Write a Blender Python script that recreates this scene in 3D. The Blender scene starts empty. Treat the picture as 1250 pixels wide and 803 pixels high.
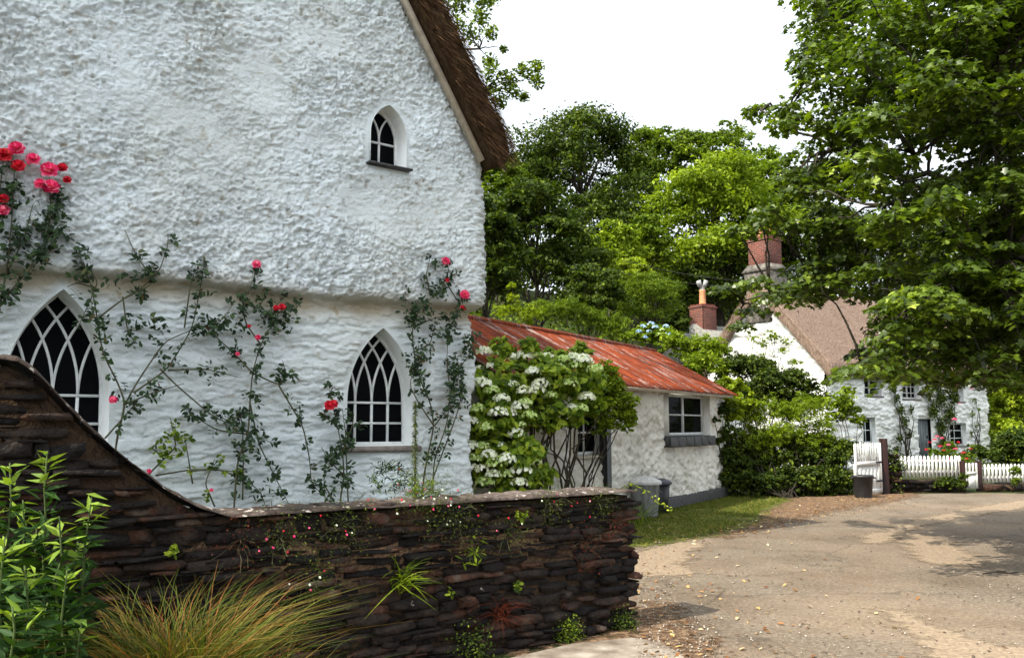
import bpy, math, random
import numpy as np
from mathutils import Vector
random.seed(7); rng = np.random.default_rng(11)
R = math.radians
S = bpy.context.scene
C = S.collection
# ------------------------------------------------------------------ camera, light
F, PITCH, EYE = 1082.0, math.atan(117/1082.0), 1.6
cam = bpy.data.objects.new('camera', bpy.data.cameras.new('camera')); C.objects.link(cam)
cam.location = (0, 0, EYE); cam.rotation_euler = (R(90)+PITCH, 0, 0)
cam.data.sensor_width = 36; cam.data.lens = 36*F/1250; cam.data.clip_end = 2000
S.camera = cam
SUNV = Vector((-0.60, -0.47, 0.80)).normalized()          # towards the sun
w = bpy.data.worlds.new('World'); S.world = w; w.use_nodes = True
nt = w.node_tree; nt.nodes.clear()
sky = nt.nodes.new('ShaderNodeTexSky'); sky.sky_type = 'NISHITA'; sky.sun_disc = False
sky.sun_elevation = math.asin(SUNV.z); sky.sun_rotation = math.atan2(SUNV.x, SUNV.y)
sky.dust_density = 4.0; sky.air_density = 1.2
nz = nt.nodes.new('ShaderNodeTexNoise'); nz.inputs['Scale'].default_value = 1.6; nz.inputs['Detail'].default_value = 6
tc = nt.nodes.new('ShaderNodeTexCoord'); nt.links.new(tc.outputs['Generated'], nz.inputs['Vector'])
rp = nt.nodes.new('ShaderNodeValToRGB'); rp.color_ramp.elements[0].position = .38; rp.color_ramp.elements[0].color = (.62, .62, .62, 1)
rp.color_ramp.elements[1].position = .5; rp.color_ramp.elements[1].color = (1, 1, 1, 1)
nt.links.new(nz.outputs['Fac'], rp.inputs['Fac'])
mx = nt.nodes.new('ShaderNodeMixRGB')
# thin bright cloud, brighter round the veiled sun
dt = nt.nodes.new('ShaderNodeVectorMath'); dt.operation = 'DOT_PRODUCT'; dt.inputs[1].default_value = tuple(SUNV); nt.links.new(tc.outputs['Generated'], dt.inputs[0])
mr = nt.nodes.new('ShaderNodeMapRange'); mr.inputs['From Min'].default_value = -.1; mr.inputs['From Max'].default_value = 1; mr.inputs['To Min'].default_value = 0; mr.inputs['To Max'].default_value = 1; nt.links.new(dt.outputs['Value'], mr.inputs['Value'])
cr = nt.nodes.new('ShaderNodeMixRGB'); cr.inputs['Color1'].default_value = (14.0, 15.2, 16.6, 1); cr.inputs['Color2'].default_value = (44, 46, 47, 1)
pw = nt.nodes.new('ShaderNodeMath'); pw.operation = 'POWER'; pw.inputs[1].default_value = 2.2; nt.links.new(mr.outputs[0], pw.inputs[0]); nt.links.new(pw.outputs[0], cr.inputs['Fac'])
nt.links.new(cr.outputs['Color'], mx.inputs['Color2'])
nt.links.new(rp.outputs['Color'], mx.inputs['Fac']); nt.links.new(sky.outputs['Color'], mx.inputs['Color1'])
bg = nt.nodes.new('ShaderNodeBackground'); bg.inputs['Strength'].default_value = 0.055
nt.links.new(mx.outputs['Color'], bg.inputs['Color'])
wo = nt.nodes.new('ShaderNodeOutputWorld'); nt.links.new(bg.outputs[0], wo.inputs[0])
sl = bpy.data.lights.new('sun', 'SUN'); sl.energy = 5.0; sl.angle = R(.6); sl.color = (1, .93, .80)
so = bpy.data.objects.new('sun', sl); C.objects.link(so); so.rotation_euler = SUNV.to_track_quat('Z', 'Y').to_euler()
S.view_settings.view_transform = 'Standard'; S.view_settings.look = 'None'; S.view_settings.gamma = 1
S.view_settings.exposure = 0.78
S.render.engine = 'CYCLES'; S.cycles.max_bounces = 8; S.cycles.transparent_max_bounces = 8

# ------------------------------------------------------------------ helpers
def ray(px, py):
    u, v = px-625.0, 401.5-py
    c, s = math.cos(PITCH), math.sin(PITCH)
    return np.array([u, F*c - v*s, F*s + v*c])
def at(px, py, Y):
    d = ray(px, py); d = d/d[1]*Y
    return np.array([d[0], d[1], d[2]+EYE])
def ground(px, py, z=0.0):
    d = ray(px, py); k = (z-EYE)/d[2]
    return np.array([d[0]*k, d[1]*k, z])
def proj(P):
    P = np.atleast_2d(P); c, s = math.cos(PITCH), math.sin(PITCH)
    x, y, z = P[:, 0], P[:, 1], P[:, 2]-EYE
    dep = y*c + z*s; up = -y*s + z*c
    return np.stack([625+F*x/dep, 401.5-F*up/dep], 1)
class Frame:
    """building frame: u along the front wall, v into the building, z up"""
    def __init__(self, o, h):
        self.o = np.array([o[0], o[1], 0.0]); self.h = h
        self.u = np.array([math.sin(h), math.cos(h), 0]); self.v = np.array([-math.cos(h), math.sin(h), 0])
        self.rz = math.pi/2 - h
    def w(self, u, v, z): return self.o + self.u*u + self.v*v + np.array([0, 0, z])
    def hit(self, px, py, v=0.0):
        d = ray(px, py); o = np.array([0, 0, EYE])
        k = (np.dot(self.o + self.v*v - o, self.v))/np.dot(d, self.v)
        p = o + d*k - self.o
        return float(np.dot(p, self.u)), float(p[2])

def H(ix, iy, iz, seed):
    h = (ix.astype(np.int64)*374761393 + iy.astype(np.int64)*668265263 + iz.astype(np.int64)*2147483647 + seed*974634777) & 0x7fffffff
    h = ((h ^ (h >> 13))*1274126177) & 0x7fffffff
    return ((h ^ (h >> 16)) & 0xffff)/65535.0
def vn(x, y, z=0.0, seed=0):
    x = np.asarray(x, float); y = np.asarray(y, float)+x*0; z = np.asarray(z, float)+x*0
    ix, iy, iz = np.floor(x), np.floor(y), np.floor(z)
    fx, fy, fz = x-ix, y-iy, z-iz
    fx, fy, fz = [t*t*(3-2*t) for t in (fx, fy, fz)]
    r = 0
    for a in (0, 1):
        for b in (0, 1):
            for c in (0, 1):
                r = r + H(ix+a, iy+b, iz+c, seed)*(fx if a else 1-fx)*(fy if b else 1-fy)*(fz if c else 1-fz)
    return r
def fbm(x, y, z=0.0, seed=0, o=4):
    r = 0; a = 1; t = 0
    for k in range(o):
        r = r + a*vn(np.asarray(x)*2**k, np.asarray(y)*2**k, np.asarray(z)*2**k, seed+k); t += a; a *= .5
    return r/t
def sm(a, b, x):
    t = np.clip((x-a)/(b-a), 0, 1); return t*t*(3-2*t)

def link(name, me, mat=None, parent=None):
    o = bpy.data.objects.new(name, me); C.objects.link(o)
    if mat: me.materials.append(mat)
    if parent: o.parent = parent
    return o
def npmesh(name, V, faces, rnd=None, smooth=False):
    """V (n,3); faces: (m,k) array or list of lists"""
    me = bpy.data.meshes.new(name)
    V = np.asarray(V, np.float32)
    if isinstance(faces, np.ndarray):
        m, k = faces.shape; loops = faces.ravel(); starts = np.arange(m)*k
    else:
        ln = np.array([len(f) for f in faces]); loops = np.concatenate([np.asarray(f) for f in faces]); starts = np.concatenate([[0], np.cumsum(ln)[:-1]]); m = len(faces)
    me.vertices.add(len(V)); me.vertices.foreach_set('co', V.ravel())
    me.loops.add(len(loops)); me.loops.foreach_set('vertex_index', loops.astype(np.int32))
    me.polygons.add(m); me.polygons.foreach_set('loop_start', starts.astype(np.int32))
    me.update(calc_edges=True); me.validate()
    if smooth: me.polygons.foreach_set('use_smooth', np.ones(len(me.polygons), bool))
    if rnd is not None:
        a = me.attributes.new('rnd', 'FLOAT', 'POINT'); a.data.foreach_set('value', np.asarray(rnd, np.float32))
    return me
class MB:
    def __init__(s): s.V = []; s.F = []; s.n = 0; s.r = []
    def add(s, V, Fs, r=0.5):
        V = np.asarray(V, float)
        s.V.append(V); s.r.append(np.full(len(V), r) if np.isscalar(r) else np.asarray(r))
        s.F.extend([[i+s.n for i in f] for f in Fs]); s.n += len(V); return s
    def box(s, x0, x1, y0, y1, z0, z1, r=0.5, bev=0.0):
        if bev:
            b = bev; V = []
            for sx in (0, 1):
                for sy in (0, 1):
                    for sz in (0, 1):
                        X = (x0, x1)[sx]; Y = (y0, y1)[sy]; Z = (z0, z1)[sz]
                        dx, dy, dz = b*(1-2*sx), b*(1-2*sy), b*(1-2*sz)
                        V += [(X, Y+dy, Z+dz), (X+dx, Y, Z+dz), (X+dx, Y+dy, Z)]
            import itertools
            Fs = []
            id_ = lambda a, b_, c, k: (a*4+b_*2+c)*3+k
            for k in range(3):
                for sd in (0, 1):
                    q = []
                    for (p, r_) in ((0, 0), (1, 0), (1, 1), (0, 1)):
                        t = [0, 0, 0]; t[k] = sd; t[(k+1) % 3] = p; t[(k+2) % 3] = r_; q.append(id_(*t, k))
                    Fs.append(q if sd else q[::-1])
            for ax in range(3):       # edge strips
                a1, a2 = (ax+1) % 3, (ax+2) % 3
                for p in (0, 1):
                    for r_ in (0, 1):
                        t0 = [0, 0, 0]; t0[a1] = p; t0[a2] = r_; t1 = list(t0); t1[ax] = 1
                        Fs.append([id_(*t0, a1), id_(*t1, a1), id_(*t1, a2), id_(*t0, a2)])
            for a in (0, 1):
                for b_ in (0, 1):
                    for c in (0, 1): Fs.append([id_(a, b_, c, 0), id_(a, b_, c, 1), id_(a, b_, c, 2)])
            return s.add(V, Fs, r)
        V = [(x0, y0, z0), (x1, y0, z0), (x1, y1, z0), (x0, y1, z0), (x0, y0, z1), (x1, y0, z1), (x1, y1, z1), (x0, y1, z1)]
        return s.add(V, [(0, 3, 2, 1), (4, 5, 6, 7), (0, 1, 5, 4), (1, 2, 6, 5), (2, 3, 7, 6), (3, 0, 4, 7)], r)
    def tube(s, P, rad, n=6, r=0.5, caps=True):
        P = np.asarray(P, float); m = len(P)
        rad = np.full(m, rad) if np.isscalar(rad) else np.asarray(rad)
        T = np.gradient(P, axis=0); T /= np.linalg.norm(T, axis=1)[:, None]+1e-9
        up = np.array([0, 0, 1.0]) if abs(T[0][2]) < .9 else np.array([1.0, 0, 0])
        A = np.cross(T, up); A /= np.linalg.norm(A, axis=1)[:, None]+1e-9; B = np.cross(T, A)
        an = np.arange(n)*2*math.pi/n
        V = P[:, None]+rad[:, None, None]*(A[:, None]*np.cos(an)[None, :, None]+B[:, None]*np.sin(an)[None, :, None])
        Fs = [(i*n+j, i*n+(j+1) % n, (i+1)*n+(j+1) % n, (i+1)*n+j) for i in range(m-1) for j in range(n)]
        if caps: Fs += [tuple(range(n))[::-1], tuple((m-1)*n+j for j in range(n))]
        return s.add(V.reshape(-1, 3), Fs, r)
    def lathe(s, prof, c=(0, 0, 0), n=24, r=.5):
        V = [(c[0]+a*math.cos(t*2*math.pi/n), c[1]+a*math.sin(t*2*math.pi/n), c[2]+z) for a, z in prof for t in range(n)]
        Fs = [(i*n+j, i*n+(j+1) % n, (i+1)*n+(j+1) % n, (i+1)*n+j) for i in range(len(prof)-1) for j in range(n)]
        return s.add(V, Fs, r)
    def build(s, name, mat, parent=None, smooth=False):
        me = npmesh(name, np.concatenate(s.V), s.F, np.concatenate(s.r), smooth)
        return link(name, me, mat, parent)
def tag(o, label=None, cat=None, group=None, kind=None):
    if label: o['label'] = label
    if cat: o['category'] = cat
    if group: o['group'] = group
    if kind: o['kind'] = kind
    return o
def thing(name, label, cat, loc=(0, 0, 0), rz=0, group=None):
    o = bpy.data.objects.new(name, None); C.objects.link(o); o.location = loc; o.rotation_euler = (0, 0, rz)
    o.empty_display_size = .2
    return tag(o, label, cat, group)
def fthing(name, label, cat, fr, group=None): return thing(name, label, cat, tuple(fr.o), fr.rz, group)

# ------------------------------------------------------------------ materials
def newmat(name):
    m = bpy.data.materials.new(name); m.use_nodes = True; t = m.node_tree; t.nodes.clear()
    out = t.nodes.new('ShaderNodeOutputMaterial'); return m, t, out
def N(t, typ, **kw):
    n = t.nodes.new(typ)
    for k, v in kw.items():
        if k in n.inputs: n.inputs[k].default_value = v
        else: setattr(n, k, v)
    return n
def ramp(t, fac, stops):
    r = t.nodes.new('ShaderNodeValToRGB'); e = r.color_ramp.elements
    while len(e) < len(stops): e.new(.5)
    for i, (p, c) in enumerate(stops): e[i].position = p; e[i].color = (*c, 1)
    t.links.new(fac, r.inputs['Fac']); return r.outputs['Color']
def coords(t, scale=(1, 1, 1), obj=True, rot=(0, 0, 0)):
    tc = t.nodes.new('ShaderNodeTexCoord'); mp = t.nodes.new('ShaderNodeMapping')
    mp.inputs['Scale'].default_value = scale; mp.inputs['Rotation'].default_value = rot
    t.links.new(tc.outputs['Object'], mp.inputs['Vector']); return mp.outputs['Vector']
def noise(t, vec, scale, detail=5, rough=.55, dist=0):
    n = t.nodes.new('ShaderNodeTexNoise'); n.inputs['Scale'].default_value = scale; n.inputs['Detail'].default_value = detail
    n.inputs['Roughness'].default_value = rough; n.inputs['Distortion'].default_value = dist
    t.links.new(vec, n.inputs['Vector']); return n.outputs['Fac']
def mix(t, fac, a, b, mode='MIX'):
    m = t.nodes.new('ShaderNodeMixRGB'); m.blend_type = mode
    for k, v in (('Fac', fac), ('Color1', a), ('Color2', b)):
        if hasattr(v, 'links') or hasattr(v, 'is_linked'): t.links.new(v, m.inputs[k])
        elif k == 'Fac': m.inputs[k].default_value = v
        else: m.inputs[k].default_value = (*v, 1)
    return m.outputs['Color']
def bumpn(t, h, strength, dist=.02):
    b = t.nodes.new('ShaderNodeBump'); b.inputs['Strength'].default_value = strength; b.inputs['Distance'].default_value = dist
    t.links.new(h, b.inputs['Height']); return b.outputs['Normal']
def surf(t, out, col, rough=.85, spec=.3, normal=None, metal=0):
    p = t.nodes.new('ShaderNodeBsdfPrincipled'); p.inputs['Roughness'].default_value = rough
    p.inputs['Specular IOR Level'].default_value = spec; p.inputs['Metallic'].default_value = metal
    if isinstance(col, tuple): p.inputs['Base Color'].default_value = (*col, 1)
    else: t.links.new(col, p.inputs['Base Color'])
    if normal is not None: t.links.new(normal, p.inputs['Normal'])
    t.links.new(p.outputs[0], out.inputs[0]); return p
def plain(name, stops, scale=6, rough=.8, spec=.3, bump=.3, bscale=30, bdist=.01, metal=0, sc=(1, 1, 1), detail=6):
    m, t, o = newmat(name); v = coords(t, sc)
    col = ramp(t, noise(t, v, scale, detail), stops)
    surf(t, o, col, rough, spec, bumpn(t, noise(t, v, bscale, 5), bump, bdist) if bump else None, metal)
    return m
def attr(t, name='rnd'):
    a = t.nodes.new('ShaderNodeAttribute'); a.attribute_name = name; return a.outputs['Fac']
def leafmat(name, stops, transl=.35, gloss=.06, rough=.55):
    m, t, o = newmat(name); col = ramp(t, attr(t), stops)
    p = t.nodes.new('ShaderNodeBsdfPrincipled'); p.inputs['Roughness'].default_value = rough; p.inputs['Specular IOR Level'].default_value = gloss*1.8
    t.links.new(col, p.inputs['Base Color'])
    tr = t.nodes.new('ShaderNodeBsdfTranslucent')
    c2 = mix(t, 1, col, (1.15, 1.2, .3), 'MULTIPLY'); t.links.new(c2, tr.inputs['Color'])
    ms = t.nodes.new('ShaderNodeMixShader'); ms.inputs[0].default_value = transl
    t.links.new(p.outputs[0], ms.inputs[1]); t.links.new(tr.outputs[0], ms.inputs[2]); t.links.new(ms.outputs[0], o.inputs[0])
    return m
def attrmat(name, stops, rough=.85, spec=.25, bump=.5, bscale=25, bdist=.01, spots=None, mixn=.35, sc=(1, 1, 1)):
    m, t, o = newmat(name); v = coords(t, sc); n = noise(t, v, bscale*.35, 6)
    a = t.nodes.new('ShaderNodeMath'); a.operation = 'MULTIPLY_ADD'; a.inputs[1].default_value = mixn*1.6
    t.links.new(n, a.inputs[0])
    b = t.nodes.new('ShaderNodeMath'); b.operation = 'MULTIPLY_ADD'; b.inputs[1].default_value = 1-mixn*.6; b.inputs[2].default_value = -mixn*.65
    t.links.new(attr(t), b.inputs[0]); t.links.new(b.outputs[0], a.inputs[2])
    col = ramp(t, a.outputs[0], stops)
    if spots:
        sp = ramp(t, noise(t, v, spots[1], 3), [(spots[2], (0, 0, 0)), (spots[2]+.03, (1, 1, 1))]); col = mix(t, sp, col, spots[0])
    surf(t, o, col, rough, spec, bumpn(t, noise(t, v, bscale, 6), bump, bdist)); return m

def whitewash(name, base=(.635, .69, .715), lines=False):
    m, t, o = newmat(name); v = coords(t)
    c = ramp(t, noise(t, v, 1.4, 8, .6), [(.30, tuple(b*.80 for b in base)), (.5, base), (.7, tuple(min(1, b*1.05) for b in base))])
    c = mix(t, ramp(t, noise(t, coords(t, (1, 1, .6)), 5.5, 9, .7), [(.60, (0, 0, 0)), (.74, (.55, .55, .55))]), c, (.33, .34, .31))
    c = mix(t, ramp(t, noise(t, v, .55, 4, .6), [(.42, (0, 0, 0)), (.68, (.40, .40, .40))]), c, (.50, .49, .42))
    c = mix(t, ramp(t, noise(t, v, 15, 7, .75), [(.63, (0, 0, 0)), (.68, (.6, .6, .6))]), c, (.25, .24, .20))
    a = t.nodes.new('ShaderNodeAttribute'); a.attribute_name = 'rnd'            # jetty stains, plus cavity shade painted into the pits
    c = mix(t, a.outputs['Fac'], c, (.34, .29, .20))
    h = noise(t, v, 48, 6, .7)
    surf(t, o, c, .9, .15, bumpn(t, h, .75, .03)); return m
MAT = {}
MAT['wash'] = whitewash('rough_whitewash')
MAT['reveal'] = plain('smooth_limewash', [(.3, (.62, .64, .62)), (.6, (.72, .74, .74))], 4, .85, .15, .3, 30, .006)
MAT['washfar'] = whitewash('whitewashed_rubble', (.76, .76, .74))
MAT['washshed'] = whitewash('shed_whitewash', (.78, .755, .69))
MAT['white'] = plain('white_gloss_paint', [(.3, (.42, .44, .44)), (.6, (.60, .61, .60))], 9, .6, .3, .3, 60, .003)
MAT['offwhite'] = plain('weathered_white_paint', [(.3, (.55, .54, .5)), (.6, (.76, .75, .72))], 9, .6, .3, .3, 40, .004, sc=(1, 1, .3))
MAT['cream'] = plain('aged_cream_board', [(.3, (.36, .30, .24)), (.6, (.52, .46, .38))], 9, .8, .2, .3, 40, .004)
m, t, o = newmat('dark_window_glass'); surf(t, o, (.003, .0035, .004), .04, .03, bumpn(t, noise(t, coords(t), 4, 2), .04, .02)); MAT['glass'] = m; [n_ for n_ in t.nodes if n_.type == 'BSDF_PRINCIPLED'][0].inputs['IOR'].default_value = 1.22
MAT['slate'] = plain('dark_slate', [(.3, (.025, .025, .028)), (.6, (.07, .068, .066))], 12, .7, .3, .6, 40)
MAT['sill'] = plain('grey_sill', [(.3, (.10, .085, .075)), (.6, (.2, .17, .15))], 12, .8, .3, .6, 40)
MAT['black'] = plain('black_plastic', [(.3, (.012, .012, .014)), (.6, (.03, .03, .034))], 8, .5, .4, .1)
MAT['redpost'] = plain('dark_red_painted_wood', [(.3, (.012, .006, .005)), (.6, (.032, .010, .008))], 9, .7)
MAT['soil'] = plain('soil', [(.3, (.03, .02, .012)), (.6, (.07, .045, .028))], 3, .95, .1, 1, 30, .04)
MAT['bark'] = plain('bark', [(.3, (.016, .013, .010)), (.6, (.05, .042, .03))], 8, .9, .2, 1, 30, .02, sc=(1, 1, .3))
MAT['barkpale'] = plain('pale_bark', [(.3, (.10, .085, .06)), (.6, (.2, .17, .12))], 8, .9, .2, 1, 30, .02, sc=(1, 1, .3))
MAT['rosestem'] = plain('rose_stem', [(.3, (.035, .03, .018)), (.6, (.07, .07, .03))], 15, .7, .3, .3)
MAT['galv'] = plain('galvanised_metal', [(.3, (.13, .135, .14)), (.6, (.22, .225, .23))], 9, .5, .4, .2, 20, .004, metal=.4, sc=(1, 1, .3))
MAT['wire'] = plain('wire', [(.3, (.02, .02, .02)), (.6, (.05, .05, .05))])
MAT['pot'] = plain('terracotta', [(.3, (.40, .16, .07)), (.6, (.58, .28, .14))], 9, .85)
MAT['boards'] = plain('pale_boards', [(.3, (.26, .23, .17)), (.6, (.45, .41, .33))], 6, .8, .2, .5, 30, .01, sc=(8, 1, .5))

# leaf materials
LM = {
 'maple': leafmat('maple_leaves', [(0, (0.024, 0.044, 0.005)), (.5, (0.066, 0.105, 0.009)), (.85, (0.165, 0.235, 0.018)), (1, (0.405, 0.486, 0.080))], .45, .30, .38),
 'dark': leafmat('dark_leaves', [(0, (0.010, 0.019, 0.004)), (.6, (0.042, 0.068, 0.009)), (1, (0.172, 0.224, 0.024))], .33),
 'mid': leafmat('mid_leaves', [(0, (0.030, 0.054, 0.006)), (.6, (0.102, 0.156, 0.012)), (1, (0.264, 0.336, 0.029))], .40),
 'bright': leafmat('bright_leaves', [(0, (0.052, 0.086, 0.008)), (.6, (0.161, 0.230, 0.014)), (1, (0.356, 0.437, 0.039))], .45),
 'yellow': leafmat('yellow_green_leaves', [(0, (0.088, 0.132, 0.009)), (.6, (0.242, 0.319, 0.019)), (1, (0.440, 0.495, 0.051))], .45),
 'rose': leafmat('rose_leaves', [(0, (.010, .022, .010)), (.6, (.022, .045, .018)), (.97, (.045, .08, .025)), (1, (.10, .05, .02))], .15, .10),
 'hyd': leafmat('hydrangea_leaves', [(0, (.045, .085, .010)), (.5, (.14, .22, .016)), (1, (.38, .46, .045))], .45, .1),
 'herb': leafmat('herb_leaves', [(0, (.008, .022, .006)), (.5, (.025, .062, .012)), (.8, (.055, .11, .016)), (1, (.20, .29, .035))], .28, .08),
 'grass': leafmat('grass_blades', [(0, (.04, .06, .008)), (.55, (.09, .125, .014)), (1, (.26, .22, .06))], .25),
 'ochre': leafmat('ochre_grass', [(0, (.025, .045, .008)), (.45, (.085, .11, .015)), (.8, (.20, .15, .035)), (1, (.24, .085, .03))], .3),
 'russet': leafmat('russet_leaves', [(0, (.04, .012, .008)), (.5, (.09, .02, .01)), (1, (.16, .03, .014))], .25),
 'straw': leafmat('straw', [(0, (.012, .007, .004)), (.45, (.042, .022, .011)), (.8, (.10, .055, .027)), (1, (.26, .15, .08))], .05, .02),
 'strawpale': leafmat('pale_straw', [(0, (.14, .09, .065)), (.5, (.24, .17, .125)), (1, (.36, .27, .2))], .05),
 'litter': leafmat('dead_leaves', [(0, (.12, .05, .02)), (.5, (.30, .15, .06)), (.8, (.45, .30, .12)), (1, (.6, .5, .32))], .15),
 'pink': leafmat('pink_petals', [(0, (.50, .01, .07)), (.5, (.85, .05, .20)), (1, (.95, .32, .48))], .25, .05),
 'red': leafmat('red_petals', [(0, (.30, .005, .02)), (.5, (.62, .015, .04)), (1, (.85, .07, .09))], .25, .05),
 'white': leafmat('white_petals', [(0, (.60, .66, .45)), (.4, (.80, .82, .70)), (1, (.90, .90, .86))], .25, .05),
 'lime': leafmat('lime_petals', [(0, (.30, .46, .10)), (.5, (.48, .60, .2)), (1, (.68, .74, .42))], .25, .05),
 'blue': leafmat('blue_petals', [(0, (.15, .28, .6)), (.5, (.28, .45, .75)), (1, (.6, .72, .85))], .25, .05),
}

# ------------------------------------------------------------------ foliage generators
DIAM = (np.array([[-.5, 0, 0], [0, -.28, .06], [.5, 0, -.05], [0, .28, .06]]), [[0, 1, 2, 3]])
OVAL = (np.array([[-.5, 0, 0], [-.2, -.25, .05], [.2, -.22, .04], [.5, 0, -.06], [.2, .22, .04], [-.2, .25, .05]]), [[0, 1, 2, 3], [0, 3, 4, 5]])
LANCE = (np.array([[-.5, 0, 0], [-.15, -.11, .03], [.5, 0, -.12], [-.15, .11, .03]]), [[0, 1, 2], [0, 2, 3]])
_mp = [(-.5, 0), (-.42, -.30), (-.12, -.22), (-.05, -.52), (.16, -.24), (.5, 0), (.16, .24), (-.05, .52), (-.12, .22), (-.42, .30)]
MAPLE = (np.array([[x, y, -.25*abs(y)*abs(y)*2-.10*max(x, 0)] for x, y in _mp]), [[0, 1, 2, 8, 9], [2, 3, 4, 6, 7, 8][:3]+[8], [8, 2, 4, 6], [6, 7, 8], [4, 5, 6]])
MAPLE = (MAPLE[0], [[0, 1, 2], [0, 2, 8], [0, 8, 9], [2, 3, 4], [2, 4, 8], [4, 6, 8], [6, 7, 8], [4, 5, 6]])
def norm(a): return a/(np.linalg.norm(a, axis=-1, keepdims=True)+1e-9)
def rdir(n): return norm(rng.normal(size=(n, 3)))
def leaves(name, P, Nn, size, shape, mat, parent=None, U=None, rnd=None):
    n = len(P); T, Fs = shape; k = len(T)
    Nn = norm(Nn)
    if U is None: U = rdir(n)
    U = norm(U - Nn*np.sum(U*Nn, 1, keepdims=True)); Vv = np.cross(Nn, U)
    s = (np.full(n, size) if np.isscalar(size) else size)[:, None, None]
    W = P[:, None]+s*(T[None, :, 0:1]*U[:, None]+T[None, :, 1:2]*Vv[:, None]+T[None, :, 2:3]*Nn[:, None])
    base = (np.arange(n)*k)[:, None]
    ks = set(len(f) for f in Fs)
    if len(ks) == 1:
        FF = np.stack([base+np.array(f)[None] for f in Fs], 1).reshape(-1, len(Fs[0]))
    else: FF = [list(np.array(f)+i*k) for i in range(n) for f in Fs]
    if rnd is None: rnd = rng.random(n)
    me = npmesh(name, W.reshape(-1, 3), FF, np.repeat(rnd, k))
    return link(name, me, mat, parent)
def clump(c, r, n, flat=.6, up=.65):
    k = max(3, n//10)
    d = rdir(k); neg = (d[:, 2] < 0) & (rng.random(k) < up); d[neg, 2] *= -1
    rad = r*(.40+.68*rng.random(k)**.7)
    Q = d*np.array([1, 1, flat])*rad[:, None]; i = rng.integers(0, k, n)
    P = c+Q[i]+rng.normal(size=(n, 3))*r*np.array([.16, .16, .09]); d = d[i]
    Nn = norm(d*.5+np.array([0, 0, .7])+rng.normal(size=(n, 3))*.6)
    return P, Nn
def spray(c, r, n, out):
    """nearly flat layered spray of leaves drooping at its rim"""
    a = rng.random(n)*2*math.pi; q = np.sqrt(rng.random(n))*r
    P = np.stack([np.cos(a)*q, np.sin(a)*q, -.35*(q/r)**2*r+rng.normal(size=n)*.10*r], 1)
    P += (out*(P@out)[:, None])*.5
    Nn = norm(np.array([0, 0, 1.0])+np.stack([np.cos(a), np.sin(a), a*0], 1)*.45+rng.normal(size=(n, 3))*.42)
    U = np.stack([np.cos(a), np.sin(a), -.4+0*a], 1)+rng.normal(size=(n, 3))*.4
    return c+P, Nn, U
def curve_pts(a, b, n=6, sag=0.0, jit=0.0):
    a = np.array(a, float); b = np.array(b, float); L = np.linalg.norm(b-a)
    t = np.linspace(0, 1, n)[:, None]; P = a+(b-a)*t
    P[:, 2] += (sag*L*np.sin(t*math.pi))[:, 0]
    if jit: P[1:-1] += rng.normal(size=(n-2, 3))*jit*L
    return P
def gz(x, y):      # terrain: flat by the lane, rising to a wooded hill behind
    d = (x+5)*-.66+(y-20)*.75-3.2
    d = np.maximum(d, 0)
    z = np.where(d < 4, d*d/8*.55, (d-2)*.55)
    z = 24*(1-np.exp(-z/24))*1.0
    return z+sm(2, 8, d)*(fbm(np.asarray(x)/9., np.asarray(y)/9., 0, 5, 3)-.5)*2.2
def tree(name, label, cat, px, py, Y, rpx, hpx, mat, lsize, nleaf, group='trees on the wooded hillside', clr=.25, shape=DIAM, bark='bark', flat=.6, nclump=None, trunk_r=None, low=None, upb=.65, minz=None):
    """tree whose crown centre stands behind pixel (px,py) at distance Y, crown radii rpx wide and hpx high (pixels at that distance)"""
    c = at(px, py, Y); r = rpx/F*Y; h = hpx/F*Y
    b = np.array([c[0], c[1], float(gz(c[0], c[1]))-.15])
    root = thing(name, label, cat, tuple(b), 0, group)
    c = c-b
    nc = nclump or int(44+20*rng.random())
    d = rdir(nc*3); d = d[d[:, 2] > -.75][:nc]
    rad = .50+.55*rng.random(len(d))**.6
    CC = c+d*np.array([r, r, h])*rad[:, None]*.86
    if minz is not None: CC[:, 2] = np.maximum(CC[:, 2], minz)
    CC[:, 2] = np.maximum(CC[:, 2], .35)
    cr = max(r, h*.8)*clr*(.55+.8*rng.random(len(d)))*1.15
    PP = []; NN = []; RR = []
    per = (cr**2/np.sum(cr**2)*nleaf).astype(int)+6
    for q in range(len(CC)):
        P, n_ = clump(CC[q], cr[q], per[q], flat, upb); PP.append(P); NN.append(n_); RR.append(np.clip(rng.normal(.5+.18*(rng.random()-.5), .2, len(P)), 0, 1))
    P = np.concatenate(PP); n_ = np.concatenate(NN)
    P[:, 2] = np.maximum(P[:, 2], .05+.2*rng.random(len(P)))
    leaves('crown', P, n_, lsize*(.6+.8*rng.random(len(P))), shape, LM[mat], root, rnd=np.concatenate(RR))
    mb = MB(); tr = trunk_r or max(.035*r, .03)*1.6
    top = c+np.array([0, 0, h*.35])
    T = curve_pts((0, 0, 0), top, 9, 0, .015); mb.tube(T, np.linspace(tr, tr*.25, 9), 7)
    for q in range(len(CC)):
        if rng.random() < .75:
            k = int(np.clip(np.argmin(np.abs(T[:, 2]-CC[q][2]+.5*r))-1, 1, 7))
            mb.tube(curve_pts(T[k], CC[q], 5, .08, .04), np.linspace(tr*.28, tr*.05, 5), 5)
    mb.build('trunk', MAT[bark], root, True)
    return root
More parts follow.
